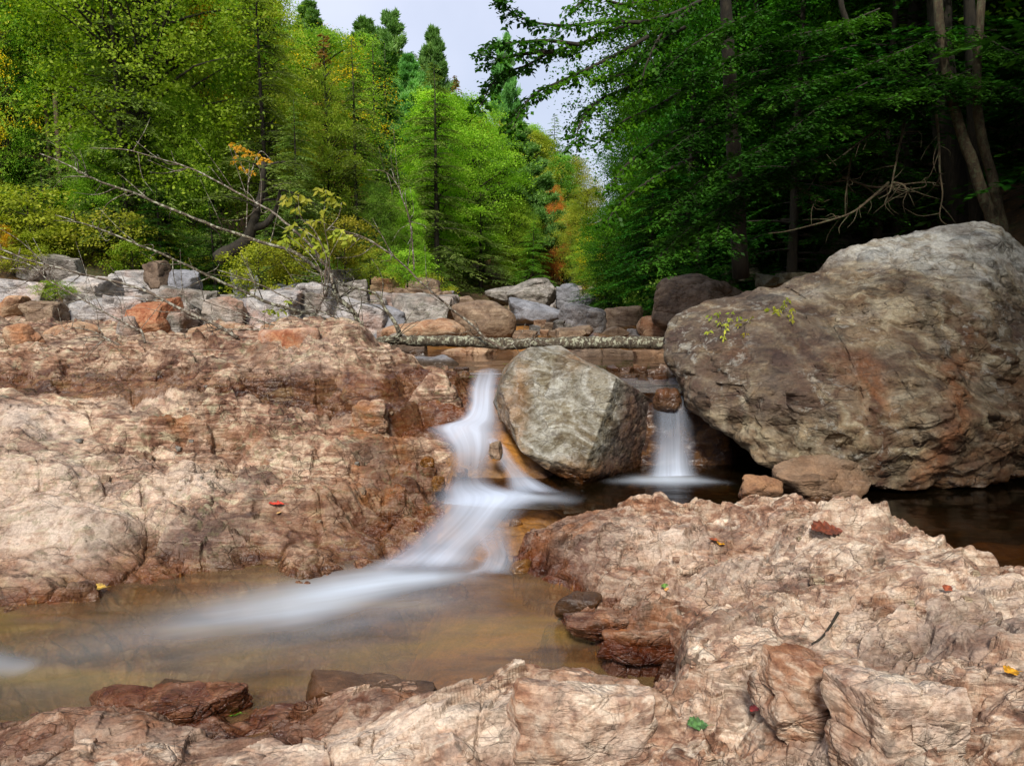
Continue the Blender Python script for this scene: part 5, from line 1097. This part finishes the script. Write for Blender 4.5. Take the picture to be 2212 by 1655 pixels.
# ------------------------------------------------------------------ sprays along measured branches
def sprays(lines, seed, mode, step=.10, tw=(.25, .5), leaf=.06, wid=.35, br=.02, droop=.3, sub=1, tintb=.5, dens=1.0, flat=.35):
    rs = np.random.RandomState(seed); P = []; D = []; Nn = []; Ln = []; T = []; wood = []
    def leaves(c0, c1, n, lf):
        s_ = rs.rand(n); p = c0 + (c1 - c0) * s_[:, None]; ax = (c1 - c0) / (np.linalg.norm(c1 - c0) + 1e-9); pr = np.cross(ax, [0, 0, 1.]); pr /= np.linalg.norm(pr) + 1e-9
        sg = np.where(rs.rand(n) < .5, 1, -1)[:, None]
        if mode == 'needle': dd = ax * rs.uniform(.4, 1.1, n)[:, None] + pr * sg * rs.uniform(.3, .9, n)[:, None] + rs.normal(0, .15, (n, 3)); nn = np.array([0, 0, 1.]) + rs.normal(0, flat, (n, 3))
        else: dd = ax * .6 + pr * sg * rs.uniform(.3, 1.0, n)[:, None] + rs.normal(0, .45, (n, 3)) + np.array([0, 0, -.35]); nn = np.array([0, -.3, 1.]) + rs.normal(0, flat + .2, (n, 3))
        P.append(p + rs.normal(0, lf * .3, (n, 3))); D.append(dd); Nn.append(nn); Ln.append(lf * rs.uniform(.6, 1.3, n)); T.append(np.clip(tintb + rs.normal(0, .2, n), 0, 1))
    for pl in lines:
        pl = np.array(pl, float); Lt = np.linalg.norm(np.diff(pl, axis=0), axis=1).sum(); n = max(int(Lt / step), 4); S_ = spline(pl, n)
        wood.append(tube_arrays(S_, np.linspace(br, br * .2, n), 5, .1, seed, False))
        for i in range(1, n):
            ax = S_[i] - S_[i - 1]; ax /= np.linalg.norm(ax) + 1e-9; pr = np.cross(ax, [0, 0, 1.]); pr /= np.linalg.norm(pr) + 1e-9
            for sg in (1, -1):
                l = rs.uniform(*tw) * (1.15 - .7 * i / n); d = ax * rs.uniform(.4, .9) + pr * sg * rs.uniform(.5, 1) + np.array([0, 0, rs.uniform(-droop, droop * .5)]); d /= np.linalg.norm(d)
                e = S_[i] + d * l + np.array([0, 0, -droop * l * .5]); wood.append(tube_arrays(np.array([S_[i], S_[i] + d * l * .5, e]), [br * .22, br * .15, br * .07], 3, 0, 0, False))
                leaves(S_[i], e, int(l / leaf * 3.4 * dens) + 3, leaf)
                if sub:
                    for k in range(3):
                        q = rs.uniform(.2, .95); c = S_[i] + (e - S_[i]) * q; p2 = np.cross(d, [0, 0, 1.]); d2 = d * .6 + p2 * (1 if k % 2 else -1) * .8 + np.array([0, 0, rs.uniform(-droop, .1)])
                        leaves(c, c + d2 * l * .42, int(l * .42 / leaf * 3.4 * dens) + 2, leaf)
    P, D, Nn, Ln, T = map(np.concatenate, (P, D, Nn, Ln, T)); return slivers(P, D, Nn, Ln, Ln * wid, T), merge(wood)
def LN(y0, y1, *uv):
    n = len(uv); return [PY(u, v, y0 + (y1 - y0) * i / (n - 1)) for i, (u, v) in enumerate(uv)]
def sprayed_tree(name, lines, label, leafm, bark, trunk=None, cat='tree', group=None, crownname='crown', **kw):
    base = trunk[0] if trunk else lines[0][0]; e = empty(name, base); tag(e, label, cat, group)
    lv, wd = sprays(lines, **kw); off = np.array(base)
    if trunk: tv = tube_arrays(spline(trunk, 14), np.linspace(trunk_r[0], trunk_r[1], 14), 10, .08, 3); wd = merge([wd, tv])
    ob(crownname, np_mesh(crownname, lv[0] - off, lv[1], False, {'tint': lv[2]}), L[leafm], e)
    ob('branches', np_mesh('branches', wd[0] - off, wd[1], True), M[bark], e); return e
trunk_r = (.11, .05)
sprayed_tree('broadleaf_tree', [
    LN(8.4, 7.2, (1560, -20), (1456, 30), (1382, 49), (1307, 71), (1250, 97), (1194, 112), (1138, 142), (1082, 161), (1056, 195), (1036, 236)),
    LN(7.9, 7.4, (1382, 49), (1300, 48), (1232, 56), (1157, 50), (1110, 30), (1082, 5)),
    LN(8.0, 7.3, (1400, 80), (1344, 112), (1269, 150), (1213, 176), (1157, 202), (1125, 240), (1110, 274)),
    LN(8.3, 7.6, (1440, 140), (1363, 187), (1307, 210), (1269, 240), (1250, 277), (1243, 310)),
    LN(7.6, 7.2, (1250, 97), (1180, 88), (1120, 92), (1060, 98)), LN(7.5, 7.1, (1194, 112), (1120, 118), (1075, 130), (1050, 112)),
    LN(8.3, 7.8, (1480, 60), (1400, 110), (1350, 160), (1300, 165)), LN(8.2, 7.8, (1420, 0), (1340, 10), (1280, -10), (1240, 20)), LN(8.4, 7.9, (1500, 180), (1420, 230), (1350, 260), (1310, 300)),
    LN(8.2, 7.8, (1500, 20), (1440, 60), (1400, 130), (1380, 200)), LN(8.4, 8.0, (1520, 260), (1430, 300), (1360, 350), (1320, 400)), LN(8.4, 8.0, (1500, 340), (1420, 380), (1350, 430), (1310, 480))],
    'leafy tree whose dark spreading branches reach left across the pale sky', 'shadeleaf', 'bark', trunk=[PY(1600, 600, 9.4), PY(1590, 400, 9.2), PY(1575, 150, 8.8), PY(1560, -150, 8.4)],
    seed=5, mode='leaf', step=.10, tw=(.12, .34), leaf=.055, wid=.34, br=.022, droop=.25, tintb=.45, dens=.62)
trunk_r = (.085, .05)
sprayed_tree('hemlock_tree', [
    LN(8.4, 7.3, (2060, 60), (1950, 110), (1850, 150), (1760, 175), (1690, 200)), LN(8.4, 7.2, (2050, 150), (1950, 180), (1860, 200), (1780, 225), (1700, 290)),
    LN(8.3, 7.1, (2000, 230), (1900, 240), (1800, 260), (1700, 300), (1600, 345)), LN(8.2, 7.3, (1900, 300), (1800, 330), (1700, 365), (1620, 385), (1575, 410)),
    LN(8.2, 7.4, (2100, 150), (2030, 180), (1960, 200), (1920, 215)), LN(8.2, 7.4, (1750, 380), (1660, 400), (1600, 420), (1560, 470), (1545, 520)), LN(8.4, 7.5, (1900, 20), (1800, 60), (1700, 80), (1600, 120), (1500, 170)),
    LN(8.2, 7.5, (1700, 200), (1600, 250), (1500, 290), (1430, 340)), LN(8.2, 7.6, (1650, 320), (1560, 360), (1490, 410), (1440, 470)), LN(8.2, 7.8, (1600, 430), (1520, 470), (1460, 520), (1420, 560)),
    LN(8.4, 7.6, (2100, 60), (2160, 100), (2230, 130), (2280, 150)), LN(8.4, 7.6, (2080, 230), (2120, 200), (2190, 190), (2240, 215)), LN(8.3, 7.7, (1650, 20), (1560, 60), (1480, 110), (1420, 170)), LN(8.3, 7.7, (1780, 130), (1680, 150), (1590, 190), (1520, 240))],
    'dark green hemlock whose layered feathery boughs hang above the huge boulder', 'dark', 'bark', trunk=[PY(2110, 560, 8.9), PY(2105, 300, 8.8), PY(2098, 100, 8.7), PY(2088, -100, 8.6)],
    seed=8, mode='needle', step=.075, tw=(.22, .5), leaf=.055, wid=.24, br=.010, droop=.35, tintb=.75, dens=1.7, flat=.3)
# leaning pale trunks on the right and dead twigs
def stick(name, pts, r0, r1, mat, label, cat, group=None, sides=9, n=24, twigs=None, wob=.08, seed=1):
    parts = [tube_arrays(spline(pts, n), np.linspace(r0, r1, n), sides, wob, seed)]
    off = np.array(pts[0]); e = ob(name, None) if False else None
    V_, F_ = merge(parts); o = ob(name, np_mesh(name, V_ - off, F_, True), M[mat], loc=pts[0]); tag(o, label, cat, group); return o
stick('tree_trunk', LN(8.0, 8.2, (2170, 560), (2146, 480), (2126, 430), (2100, 350), (2081, 299), (2051, 195), (2030, 60), (2020, -80)), .065, .045, 'bark_trunk', 'slender grey brown trunk leaning left behind the huge boulder', 'trunk')
stick('tree_trunk', LN(8.1, 8.3, (2185, 560), (2163, 486), (2150, 420), (2141, 374), (2115, 269), (2110, 150), (2120, 0)), .065, .04, 'bark_trunk', 'straight pale trunk just right of the leaning grey brown one', 'trunk')
stick('tree_trunk', LN(9.2, 9.4, (2090, 560), (2075, 470), (2060, 380), (2040, 250), (2030, 50), (2020, -120)), .17, .13, 'bark', 'thick dark brown trunk behind the two pale leaning ones', 'trunk')
stick('tree_trunk', LN(9.5, 9.5, (1840, 80), (1830, 50), (1815, 0), (1800, -120)), .03, .035, 'bark', 'thin grey trunk high up among the dark boughs', 'trunk')
TW = [('pale forked dead branch hanging down left of the leaning trunks', LN(8.2, 7.6, (1955, 260), (1950, 285), (1938, 340), (1931, 374), (1926, 400), (1920, 418), (1898, 430))), ('long dead branch slanting down left from the dark boughs', LN(8.0, 7.6, (1935, 240), (1900, 275), (1864, 303), (1815, 340), (1790, 355))),
      ('thin hanging dead twig in front of the thick dark trunk', LN(8.0, 7.9, (2022, 240), (2028, 300), (2030, 370), (2036, 420), (2030, 470), (2050, 490))), ('curved dead twig low in the shade above the mossy boulder', LN(8.0, 7.7, (1920, 395), (1880, 430), (1840, 460), (1780, 480), (1700, 500), (1660, 505))),
      ('upright dead twig left of the forked one', LN(8.0, 8.0, (1850, 310), (1838, 345), (1830, 400), (1826, 430), (1826, 470))), ('short dead twig pointing right below the boughs', LN(7.9, 7.7, (1926, 395), (1950, 400), (1962, 415), (1968, 405))),
      ('arching dead twig at the lower left of the dark boughs', LN(8.1, 7.8, (1716, 380), (1730, 410), (1755, 425), (1770, 435))), ('dead twig crossing behind the hanging branches', LN(8.2, 8.0, (1820, 382), (1860, 398), (1900, 405), (1990, 395), (2040, 398)))]
for k, (lab, pl) in enumerate(TW):
    rs = np.random.RandomState(k + 60); S_ = spline(pl, 30); parts = [tube_arrays(S_, np.linspace(.016, .004, 30), 5, .1, k)]
    for j in range(9):
        i = rs.randint(4, 27); d = rs.normal(0, 1, 3) + (S_[i + 1] - S_[i]) * 20; d[2] -= .5; d /= np.linalg.norm(d); l = rs.uniform(.1, .4)
        parts.append(tube_arrays(spline([S_[i], S_[i] + d * l * .5 + rs.normal(0, .03, 3), S_[i] + d * l], 6), np.linspace(.006, .002, 6), 4))
    V_, F_ = merge(parts); off = np.array(pl[0]); tag(ob('dead_branch', np_mesh('dead_branch', V_ - off, F_, True), M['bark_trunk'], loc=pl[0]), lab, 'branch')

# ------------------------------------------------------------------ the fallen tree: log with bare lichened limbs
fe = empty('fallen_tree', PY(1440, 741, 7.35)); tag(fe, 'fallen dead tree lying across the stream with lichened bare limbs fanning up the left bank', 'fallen tree'); fo = np.array(fe.location)
lg = spline([PY(1560, 742, 7.0), PY(1440, 741, 7.1), PY(1300, 740, 7.15), PY(1220, 741, 7.2), PY(1100, 743, 7.25), PY(1000, 738, 7.25), PY(900, 737, 7.2), PY(850, 736, 7.15), PY(812, 742, 7.1), PY(798, 750, 7.05)], 120)
v_, f_ = tube_arrays(lg, np.interp(np.linspace(0, 1, 120), [0, .5, .85, .95, 1], [.062, .056, .046, .03, .018]), 14, .10, 4)
n_ = fbm(v_[:, 0] * 6, v_[:, 1] * 6, v_[:, 2] * 6, 3); v_[:, 2] += n_ * .018; v_[:, 1] += n_ * .012
ob('log', np_mesh('log', v_ - fo, f_, True), M['bark_lichen'], fe)
LIMBS = [([(718, 614), (711, 584), (666, 524), (617, 483), (561, 442), (498, 408), (423, 370), (359, 348), (281, 326), (195, 320)], 7.0, 7.6, .014),
         ([(793, 745), (775, 704), (760, 666), (730, 647), (718, 610), (692, 588), (636, 546), (554, 520), (486, 498), (423, 473), (318, 430), (262, 408), (198, 385), (150, 359), (86, 333)], 7.1, 7.4, .024),
         ([(793, 745), (741, 719), (692, 685), (636, 670), (573, 651), (524, 629), (460, 603), (404, 573), (348, 548), (299, 528), (240, 505), (187, 487), (120, 465)], 7.0, 6.9, .020),
         ([(513, 730), (449, 694), (393, 668), (337, 640), (284, 618), (225, 603), (150, 586), (75, 567), (0, 539), (-60, 520)], 6.3, 6.6, .017),
         ([(314, 741), (304, 715), (292, 711), (254, 689), (206, 662), (157, 636), (112, 610), (67, 576), (0, 555), (-50, 540)], 6.2, 6.5, .011),
         ([(798, 748), (760, 726), (745, 704), (711, 681), (655, 659), (580, 625), (524, 603), (468, 584)], 7.0, 6.8, .013),
         ([(745, 711), (700, 706), (655, 707), (599, 704), (543, 685), (486, 666), (423, 644)], 6.9, 6.7, .011),
         ([(606, 719), (561, 713), (490, 711), (440, 712)], 6.5, 6.4, .009), ([(262, 748), (225, 730), (187, 713), (146, 707)], 6.3, 6.3, .010),
         ([(1086, 754), (1045, 726), (1007, 692), (962, 655), (917, 618), (876, 576), (831, 539), (775, 509), (708, 494)], 7.15, 7.0, .015),
         ([(895, 584), (888, 498), (872, 441), (857, 397), (831, 370), (794, 367)], 7.05, 7.0, .008), ([(865, 726), (854, 700), (835, 670), (813, 636), (775, 625), (726, 614)], 7.15, 7.3, .024),
         ([(798, 748), (783, 719), (768, 674), (745, 651), (719, 636)], 7.05, 7.2, .020), ([(735, 610), (712, 585), (690, 560), (672, 545)], 7.1, 7.2, .012), ([(1086, 754), (1110, 742), (1150, 733), (1170, 735)], 7.12, 7.1, .012), ([(800, 748), (830, 738), (860, 733)], 7.0, 7.1, .018)]
for k, (uv, y0, y1, r) in enumerate(LIMBS):
    rs = np.random.RandomState(k + 5); pl = LN(y0, y1, *uv); S_ = spline(pl, 60); S_ = S_ + np.stack([fbm(S_[:, 0] * 3, S_[:, 1] + k, S_[:, 2] * 3, 3)] * 3, 1) * .015
    parts = [tube_arrays(S_, np.linspace(r, r * .25, 60), 7, .18, k)]
    for j in range(int(4 + len(uv) * 1.6)):
        i = rs.randint(8, 57); ax = S_[i + 1] - S_[i]; ax /= np.linalg.norm(ax); d = ax * .8 + np.array([rs.normal(0, .5), rs.normal(0, .4), rs.normal(0, .7)]); d /= np.linalg.norm(d); l = rs.uniform(.08, .55)
        q = spline([S_[i], S_[i] + d * l * .5 + rs.normal(0, .03, 3), S_[i] + d * l + np.array([0, 0, rs.uniform(-.12, .12)])], 9); parts.append(tube_arrays(q, np.linspace(r * .25 + .001, .0015, 9), 4, .1, j))
    V_, F_ = merge(parts); ob('limb', np_mesh('limb', V_ - fo, F_, True), M['twig'] if r < .018 else M['bark_lichen'], fe)

# saplings with large yellow green leaves in front of the left bank
def sapling(lines, leafs, label, leafm='yellowgreen', seed=0, L_=.10, name='sapling', cat='sapling', per=7, r=.006):
    base = lines[0][0]; off = np.array(base); rs = np.random.RandomState(seed); e = empty(name, base); tag(e, label, cat)
    V_, F_ = merge([tube_arrays(spline(l, 20), np.linspace(r, r * .35, 20), 5, .1, 1) for l in lines]); ob('stem', np_mesh('stem', V_ - off, F_, True), M['twig'], e)
    P = []; D = []; Nn = []; Ln = []
    for c in leafs:
        a0 = rs.uniform(-.6, .6)
        for j in range(per):
            a = a0 + (j - per / 2) * .45; P.append(np.array(c) + rs.normal(0, .2 * L_, 3)); D.append([math.sin(a), rs.normal(0, .35), -.35 - .55 * abs(math.cos(a)) + rs.normal(0, .2)]); Nn.append([rs.normal(0, .5), -1, .5 + rs.normal(0, .3)]); Ln.append(L_ * rs.uniform(.6, 1.15))
    Ln = np.array(Ln); v, f, t = slivers(np.array(P), np.array(D), np.array(Nn), Ln, Ln * .22, rs.uniform(0, 1, len(P))); ob('leaves', np_mesh('leaves', v - off, f, False, {'tint': t}), L[leafm], e); return e
Q = lambda u, v, y=6.9: PY(u, v, y)
sapling([LN(6.9, 6.9, (705, 640), (712, 560), (700, 480), (704, 412)), LN(6.9, 6.8, (708, 560), (680, 500), (650, 470), (644, 424)), LN(6.9, 6.85, (705, 500), (730, 470), (738, 438)), LN(6.9, 6.9, (690, 520), (660, 500), (636, 486))],
        [Q(614, 430), Q(630, 424), Q(644, 420), Q(660, 432), Q(690, 408), Q(704, 410), Q(722, 425), Q(732, 438), Q(636, 484), Q(628, 498), Q(676, 478), Q(692, 472), Q(660, 498), Q(700, 455), Q(645, 450), Q(712, 432)], 'thin sapling with drooping yellow green leaves behind the bare limbs', seed=2, L_=.08)
sapling([LN(6.8, 6.8, (700, 640), (690, 580), (660, 540), (621, 510)), LN(6.8, 6.8, (700, 620), (710, 560), (741, 501)), LN(6.8, 6.8, (700, 600), (705, 560), (696, 530))],
        [Q(621, 512), Q(640, 520), Q(614, 525), Q(696, 528), Q(680, 516), Q(741, 498), Q(722, 505), Q(756, 508), Q(668, 540), Q(708, 545), Q(746, 520)], 'lower yellow green sapling spreading beside the fallen limbs', seed=3, L_=.075)
sapling([LN(7.0, 7.0, (640, 700), (630, 680), (620, 650)), LN(7.0, 7.0, (640, 700), (600, 690), (575, 670))], [Q(620, 652, 7.0), Q(612, 668, 7.0), Q(600, 676, 7.0), Q(590, 668, 7.0), Q(606, 690, 7.0), Q(576, 672, 7.0)], 'tiny bright yellow green seedling at the foot of the pale rock wall', seed=4, L_=.05)
sapling([LN(11.6, 11.6, (530, 560), (535, 420), (540, 340)), LN(11.6, 11.6, (535, 400), (560, 330), (585, 345)), LN(11.6, 11.6, (535, 380), (515, 345), (500, 312))],
        [Q(u, v, 11.6) for u, v in [(500, 312), (508, 318), (518, 316), (526, 322), (536, 326), (546, 332), (556, 334), (566, 342), (578, 345), (585, 350), (512, 326), (530, 334), (545, 342), (560, 350), (505, 348), (520, 360), (535, 368), (548, 372), (520, 346), (510, 338)]], 'slender sapling topped with amber orange leaves behind the crooked trunk', 'amber', seed=5, L_=.065, r=.012, per=10)
# crooked tree and bare trunks of the left bank
for pts, r0, r1, lab in [(LN(10.6, 10.6, (478, 556), (500, 540), (530, 522), (545, 490), (556, 450), (566, 420)), .10, .045, 'crooked dark trunk bending right above the mossy rocks'), (LN(10.6, 10.6, (543, 492), (572, 486), (590, 465), (600, 440), (606, 415)), .05, .02, 'short dark limb forking right from the crooked trunk')]:
    pass
e = empty('crooked_tree', PY(478, 556, 10.6)); tag(e, 'crooked dark tree forking low above the mossy rocks of the left bank', 'tree'); off = np.array(e.location)
V_, F_ = merge([tube_arrays(spline(LN(10.6, 10.6, (470, 560), (500, 542), (530, 522), (545, 490), (556, 450), (566, 410), (570, 350)), 24), np.linspace(.11, .03, 24), 9, .1, 1), tube_arrays(spline(LN(10.6, 10.5, (543, 494), (572, 486), (590, 465), (600, 440), (606, 405)), 16), np.linspace(.06, .02, 16), 8, .1, 2)])
ob('trunk', np_mesh('trunk', V_ - off, F_, True), M['bark'], e)
lv, wd = sprays([LN(10.6, 10.3, (566, 420), (600, 400), (640, 395)), LN(10.6, 10.3, (606, 410), (640, 420), (680, 440)), LN(10.6, 10.4, (570, 370), (540, 350), (500, 345)), LN(10.6, 10.4, (570, 360), (610, 350), (650, 355)), LN(10.5, 10.2, (556, 450), (520, 430), (470, 425))], 9, 'needle', leaf=.06, wid=.17, br=.02)
ob('crown', np_mesh('crown', lv[0] - off, lv[1], False, {'tint': lv[2]}), L['olive'], e); ob('branches', np_mesh('branches', wd[0] - off, wd[1], True), M['bark'], e)
for k, (u0, v0, u1, v1, y, r) in enumerate([(165, 560, 150, 250, 12.4, .035), (200, 560, 205, 240, 12.4, .025), (222, 545, 218, 255, 12.3, .03), (262, 545, 255, 260, 12.4, .03), (130, 520, 118, 200, 12.6, .06), (110, 510, 96, 190, 12.8, .05)]):
    stick('bare_trunk', LN(y, y + .2, (u0, v0), ((u0 + u1) / 2 + 4, (v0 + v1) / 2), (u1, v1)), r, r * .6, 'bark_pale', 'one of the slim bare brown trunks standing on the left bank', 'trunk', 'bare trunks of the left bank', sides=7, n=10, seed=k)
# undergrowth along both banks
rs = np.random.RandomState(77)
def on_ground(U, y): x = (U - 1106) / FPX * y; return x, (zat(x, y) if math.hypot(x, y) < 10.9 else float(gz(x, y)))
for k in range(60):
    U = rs.uniform(-80, 1010); y = np.interp(U, [0, 700, 1000], [11.2, 12.0, 17]) + rs.uniform(-.3, 2.2); x, zg = on_ground(U, y); h = rs.uniform(.35, 1.1)
    plant('shrub', 'shrub', int(rs.randint(3)), ['moss', 'lime', 'green', 'olive', 'yellowgreen'][rs.randint(5)], x, y, h, rs.uniform(.9, 1.5), 'one of the low green shrubs along the top of the left bank rocks', 'shrub', 'shrubs along the left bank', z=zg - .05)
for (U, V_b, y, h, w, lm, lab) in [(560, 640, 9.9, .75, 1.2, 'moss', 'yellow green mossy shrub tumbling between the grey rocks of the left bank'), (620, 600, 10.4, .6, 1.4, 'moss', 'mossy shrub above the blue white rock face'), (30, 580, 10.4, .35, 2.0, 'moss', 'low golden mossy plant on the far left domed boulder'), (120, 640, 9.3, .25, 1.6, 'lime', 'little green tuft at the foot of the white peaked boulder'),
                               (0, 545, 10.8, .45, .8, 'amber', 'small orange leaved shrub at the left edge'), (800, 600, 11.8, .5, 1.6, 'yellowgreen', 'low yellow green shrub above the pale slabs'), (880, 605, 13.0, .6, 1.5, 'lime', 'low lime shrub beside the brown grey ridge boulder'), (745, 570, 11.5, .8, 1.2, 'moss', 'mossy green shrub behind the yellow leaved sapling')]:
    p = PY(U, V_b, y); plant('shrub', 'shrub', int(U) % 3, lm, p[0], y, h, w, lab, 'shrub', z=p[2] + .05)
for k in range(26):
    U = rs.uniform(1250, 1560); y = rs.uniform(11, 20) ; x = max((U - 1106) / FPX * y, float(xr(y)) - .3); h = rs.uniform(.5, 1.3)
    plant('shrub', 'shrub', int(rs.randint(3)), ['shadeleaf', 'green', 'gold', 'shadeleaf'][rs.randint(4)], x, y, h, rs.uniform(.9, 1.4), 'one of the low leafy shrubs along the foot of the right bank', 'shrub', 'shrubs along the right bank', z=float(gz(x, y)) - .05)
# plants rooted on the huge boulder
from mathutils.bvhtree import BVHTree
bpy.context.view_layer.update(); dg = bpy.context.evaluated_depsgraph_get(); bv = BVHTree.FromObject(big, dg)
def on_big(U, Vv):
    d = Vector(ray(U, Vv)); h = bv.ray_cast(Vector((0, 0, CAM_Z)) - Vector(GC), d.normalized()); return (h[0] + Vector(GC)) if h[0] else Vector(PY(U, Vv, 5.4))
for k, (pts, lm, lab, lf) in enumerate([([(1530, 690), (1545, 680), (1560, 715), (1572, 695), (1580, 680), (1556, 730), (1525, 722), (1590, 690), (1565, 705), (1548, 700)], 'yellowgreen', 'small leafy seedling rooted in the left flank of the huge boulder', .035),
                                    ([(1655, 672), (1668, 668), (1680, 675), (1692, 665), (1700, 682), (1704, 695), (1686, 660), (1697, 652), (1672, 680), (1708, 672)], 'yellowgreen', 'yellowing seedling sprouting from a crack in the huge boulder', .04),
                                    ([(1612, 694), (1620, 690), (1590, 704), (1604, 725)], 'moss', 'tiny sprig between the two seedlings on the huge boulder', .03)]):
    ps = [on_big(*p) + Vector((0, -.05, .02)) for p in pts]; root = on_big(*pts[0]) + Vector((0, 0, -.02))
    root = sum((on_big(*p) for p in pts), Vector()) / len(pts)
    sapling([[tuple(root), tuple((root + p) / 2 + Vector((0, -.03, .01))), tuple(p)] for p in ps], [tuple(p) for p in ps], lab, lm, seed=k + 20, L_=lf, per=5, r=.0025, name='seedling', cat='seedling')
# fallen leaves and a twig on the ledges
def dead_leaf(U, Vv, size, col, label, rot=0, kind='oval'):
    x, y, z = hit(U, Vv); m = bpy.data.materials.get('leaf ' + str(col)) or None
    if not m:
        q = NT('leaf ' + str(col)); p = q.n('BsdfPrincipled'); tc = q.n('TexCoord').outputs['Object']; q.l(q.mix(q.rng(q.noise(tc, 60, 4), .4, .6), S(*col), S(*[int(c * .7) for c in col])), p.inputs['Base Color']); p.inputs['Roughness'].default_value = .5; q.l(p.outputs[0], q.out.inputs[0]); m = q.m
    nu, nv = 14, 7; V_ = []
    for i in range(nu + 1):
        t = i / nu; w = (math.sin(math.pi * t ** .8) ** .8) * .34 * (1 + .22 * math.sin(t * 34))
        for j in range(nv): s_ = (j / (nv - 1) - .5) * 2; V_.append(((t - .5), s_ * w, .10 * abs(s_) * w * 3 + .12 * (t - .5) ** 2 + .02 * math.sin(t * 20 + s_ * 2)))
    V_ = np.array(V_) * size; F_ = grid_faces(nu + 1, nv); top = len(V_); V2 = V_ + np.array([0, 0, .0012]); F2 = F_[:, ::-1] + top
    st = tube_arrays([(size * .48, 0, .03 * size), (size * .7, .02 * size, .06 * size), (size * .85, .0, .04 * size)], [.001, .0008, .0006], 4)
    v, f = merge([(V2, F_), (V_, F_[:, ::-1]), st]); o = ob('fallen_leaf', np_mesh('fallen_leaf', v, f, True), m, loc=(x, y, z + .012)); o.rotation_euler = (random.uniform(-.15, .35), random.uniform(-.2, .2), rot); tag(o, label, 'leaf')
dead_leaf(597, 1098, .085, (226, 70, 40), 'red orange leaf lying on the left ledge', .2); dead_leaf(603, 1118, .03, (214, 170, 110), 'tiny tan leaf just below the red orange one', .8)
dead_leaf(2183, 1461, .055, (224, 160, 44), 'golden yellow leaf near the right edge of the pink ledge', .3); dead_leaf(1785, 1152, .16, (122, 62, 40), 'curled dark brown leaf on the pink ledge', .15)
dead_leaf(1556, 1180, .06, (226, 160, 40), 'yellow leaf tucked in a crack of the pink ledge', 1.0); dead_leaf(1540, 1176, .05, (170, 84, 40), 'rusty leaf beside the yellow one in the crack', 2.2)
dead_leaf(1631, 1548, .04, (196, 70, 60), 'small red leaf in a hollow of the near ledge', .4); dead_leaf(1436, 1272, .045, (110, 150, 60), 'small green leaf on the flank of the pink ledge', 1.2)
dead_leaf(505, 1553, .06, (110, 170, 40), 'bright green leaf at the rim of the lowest pool', .2); dead_leaf(215, 1276, .07, (200, 160, 60), 'yellow leaf at the waterline of the left ledge', .1)
dead_leaf(1506, 1575, .07, (90, 130, 70), 'green leaf in the little hollow of the near ledge', .2); dead_leaf(2046, 1278, .05, (170, 90, 60), 'russet leaf in a crack beside the ochre hump', .6); dead_leaf(1440, 1283, .03, (220, 160, 90), 'tiny orange leaf just below the small green one', .9)
tp = [hit(u, v) for u, v in [(1810, 1330), (1794, 1362), (1775, 1385), (1752, 1402)]]
stick('twig', [(a, b, c + .012) for a, b, c in tp], .006, .003, 'bark', 'short brown twig lying in a crack of the pink ledge', 'twig', sides=6)
print('all done')
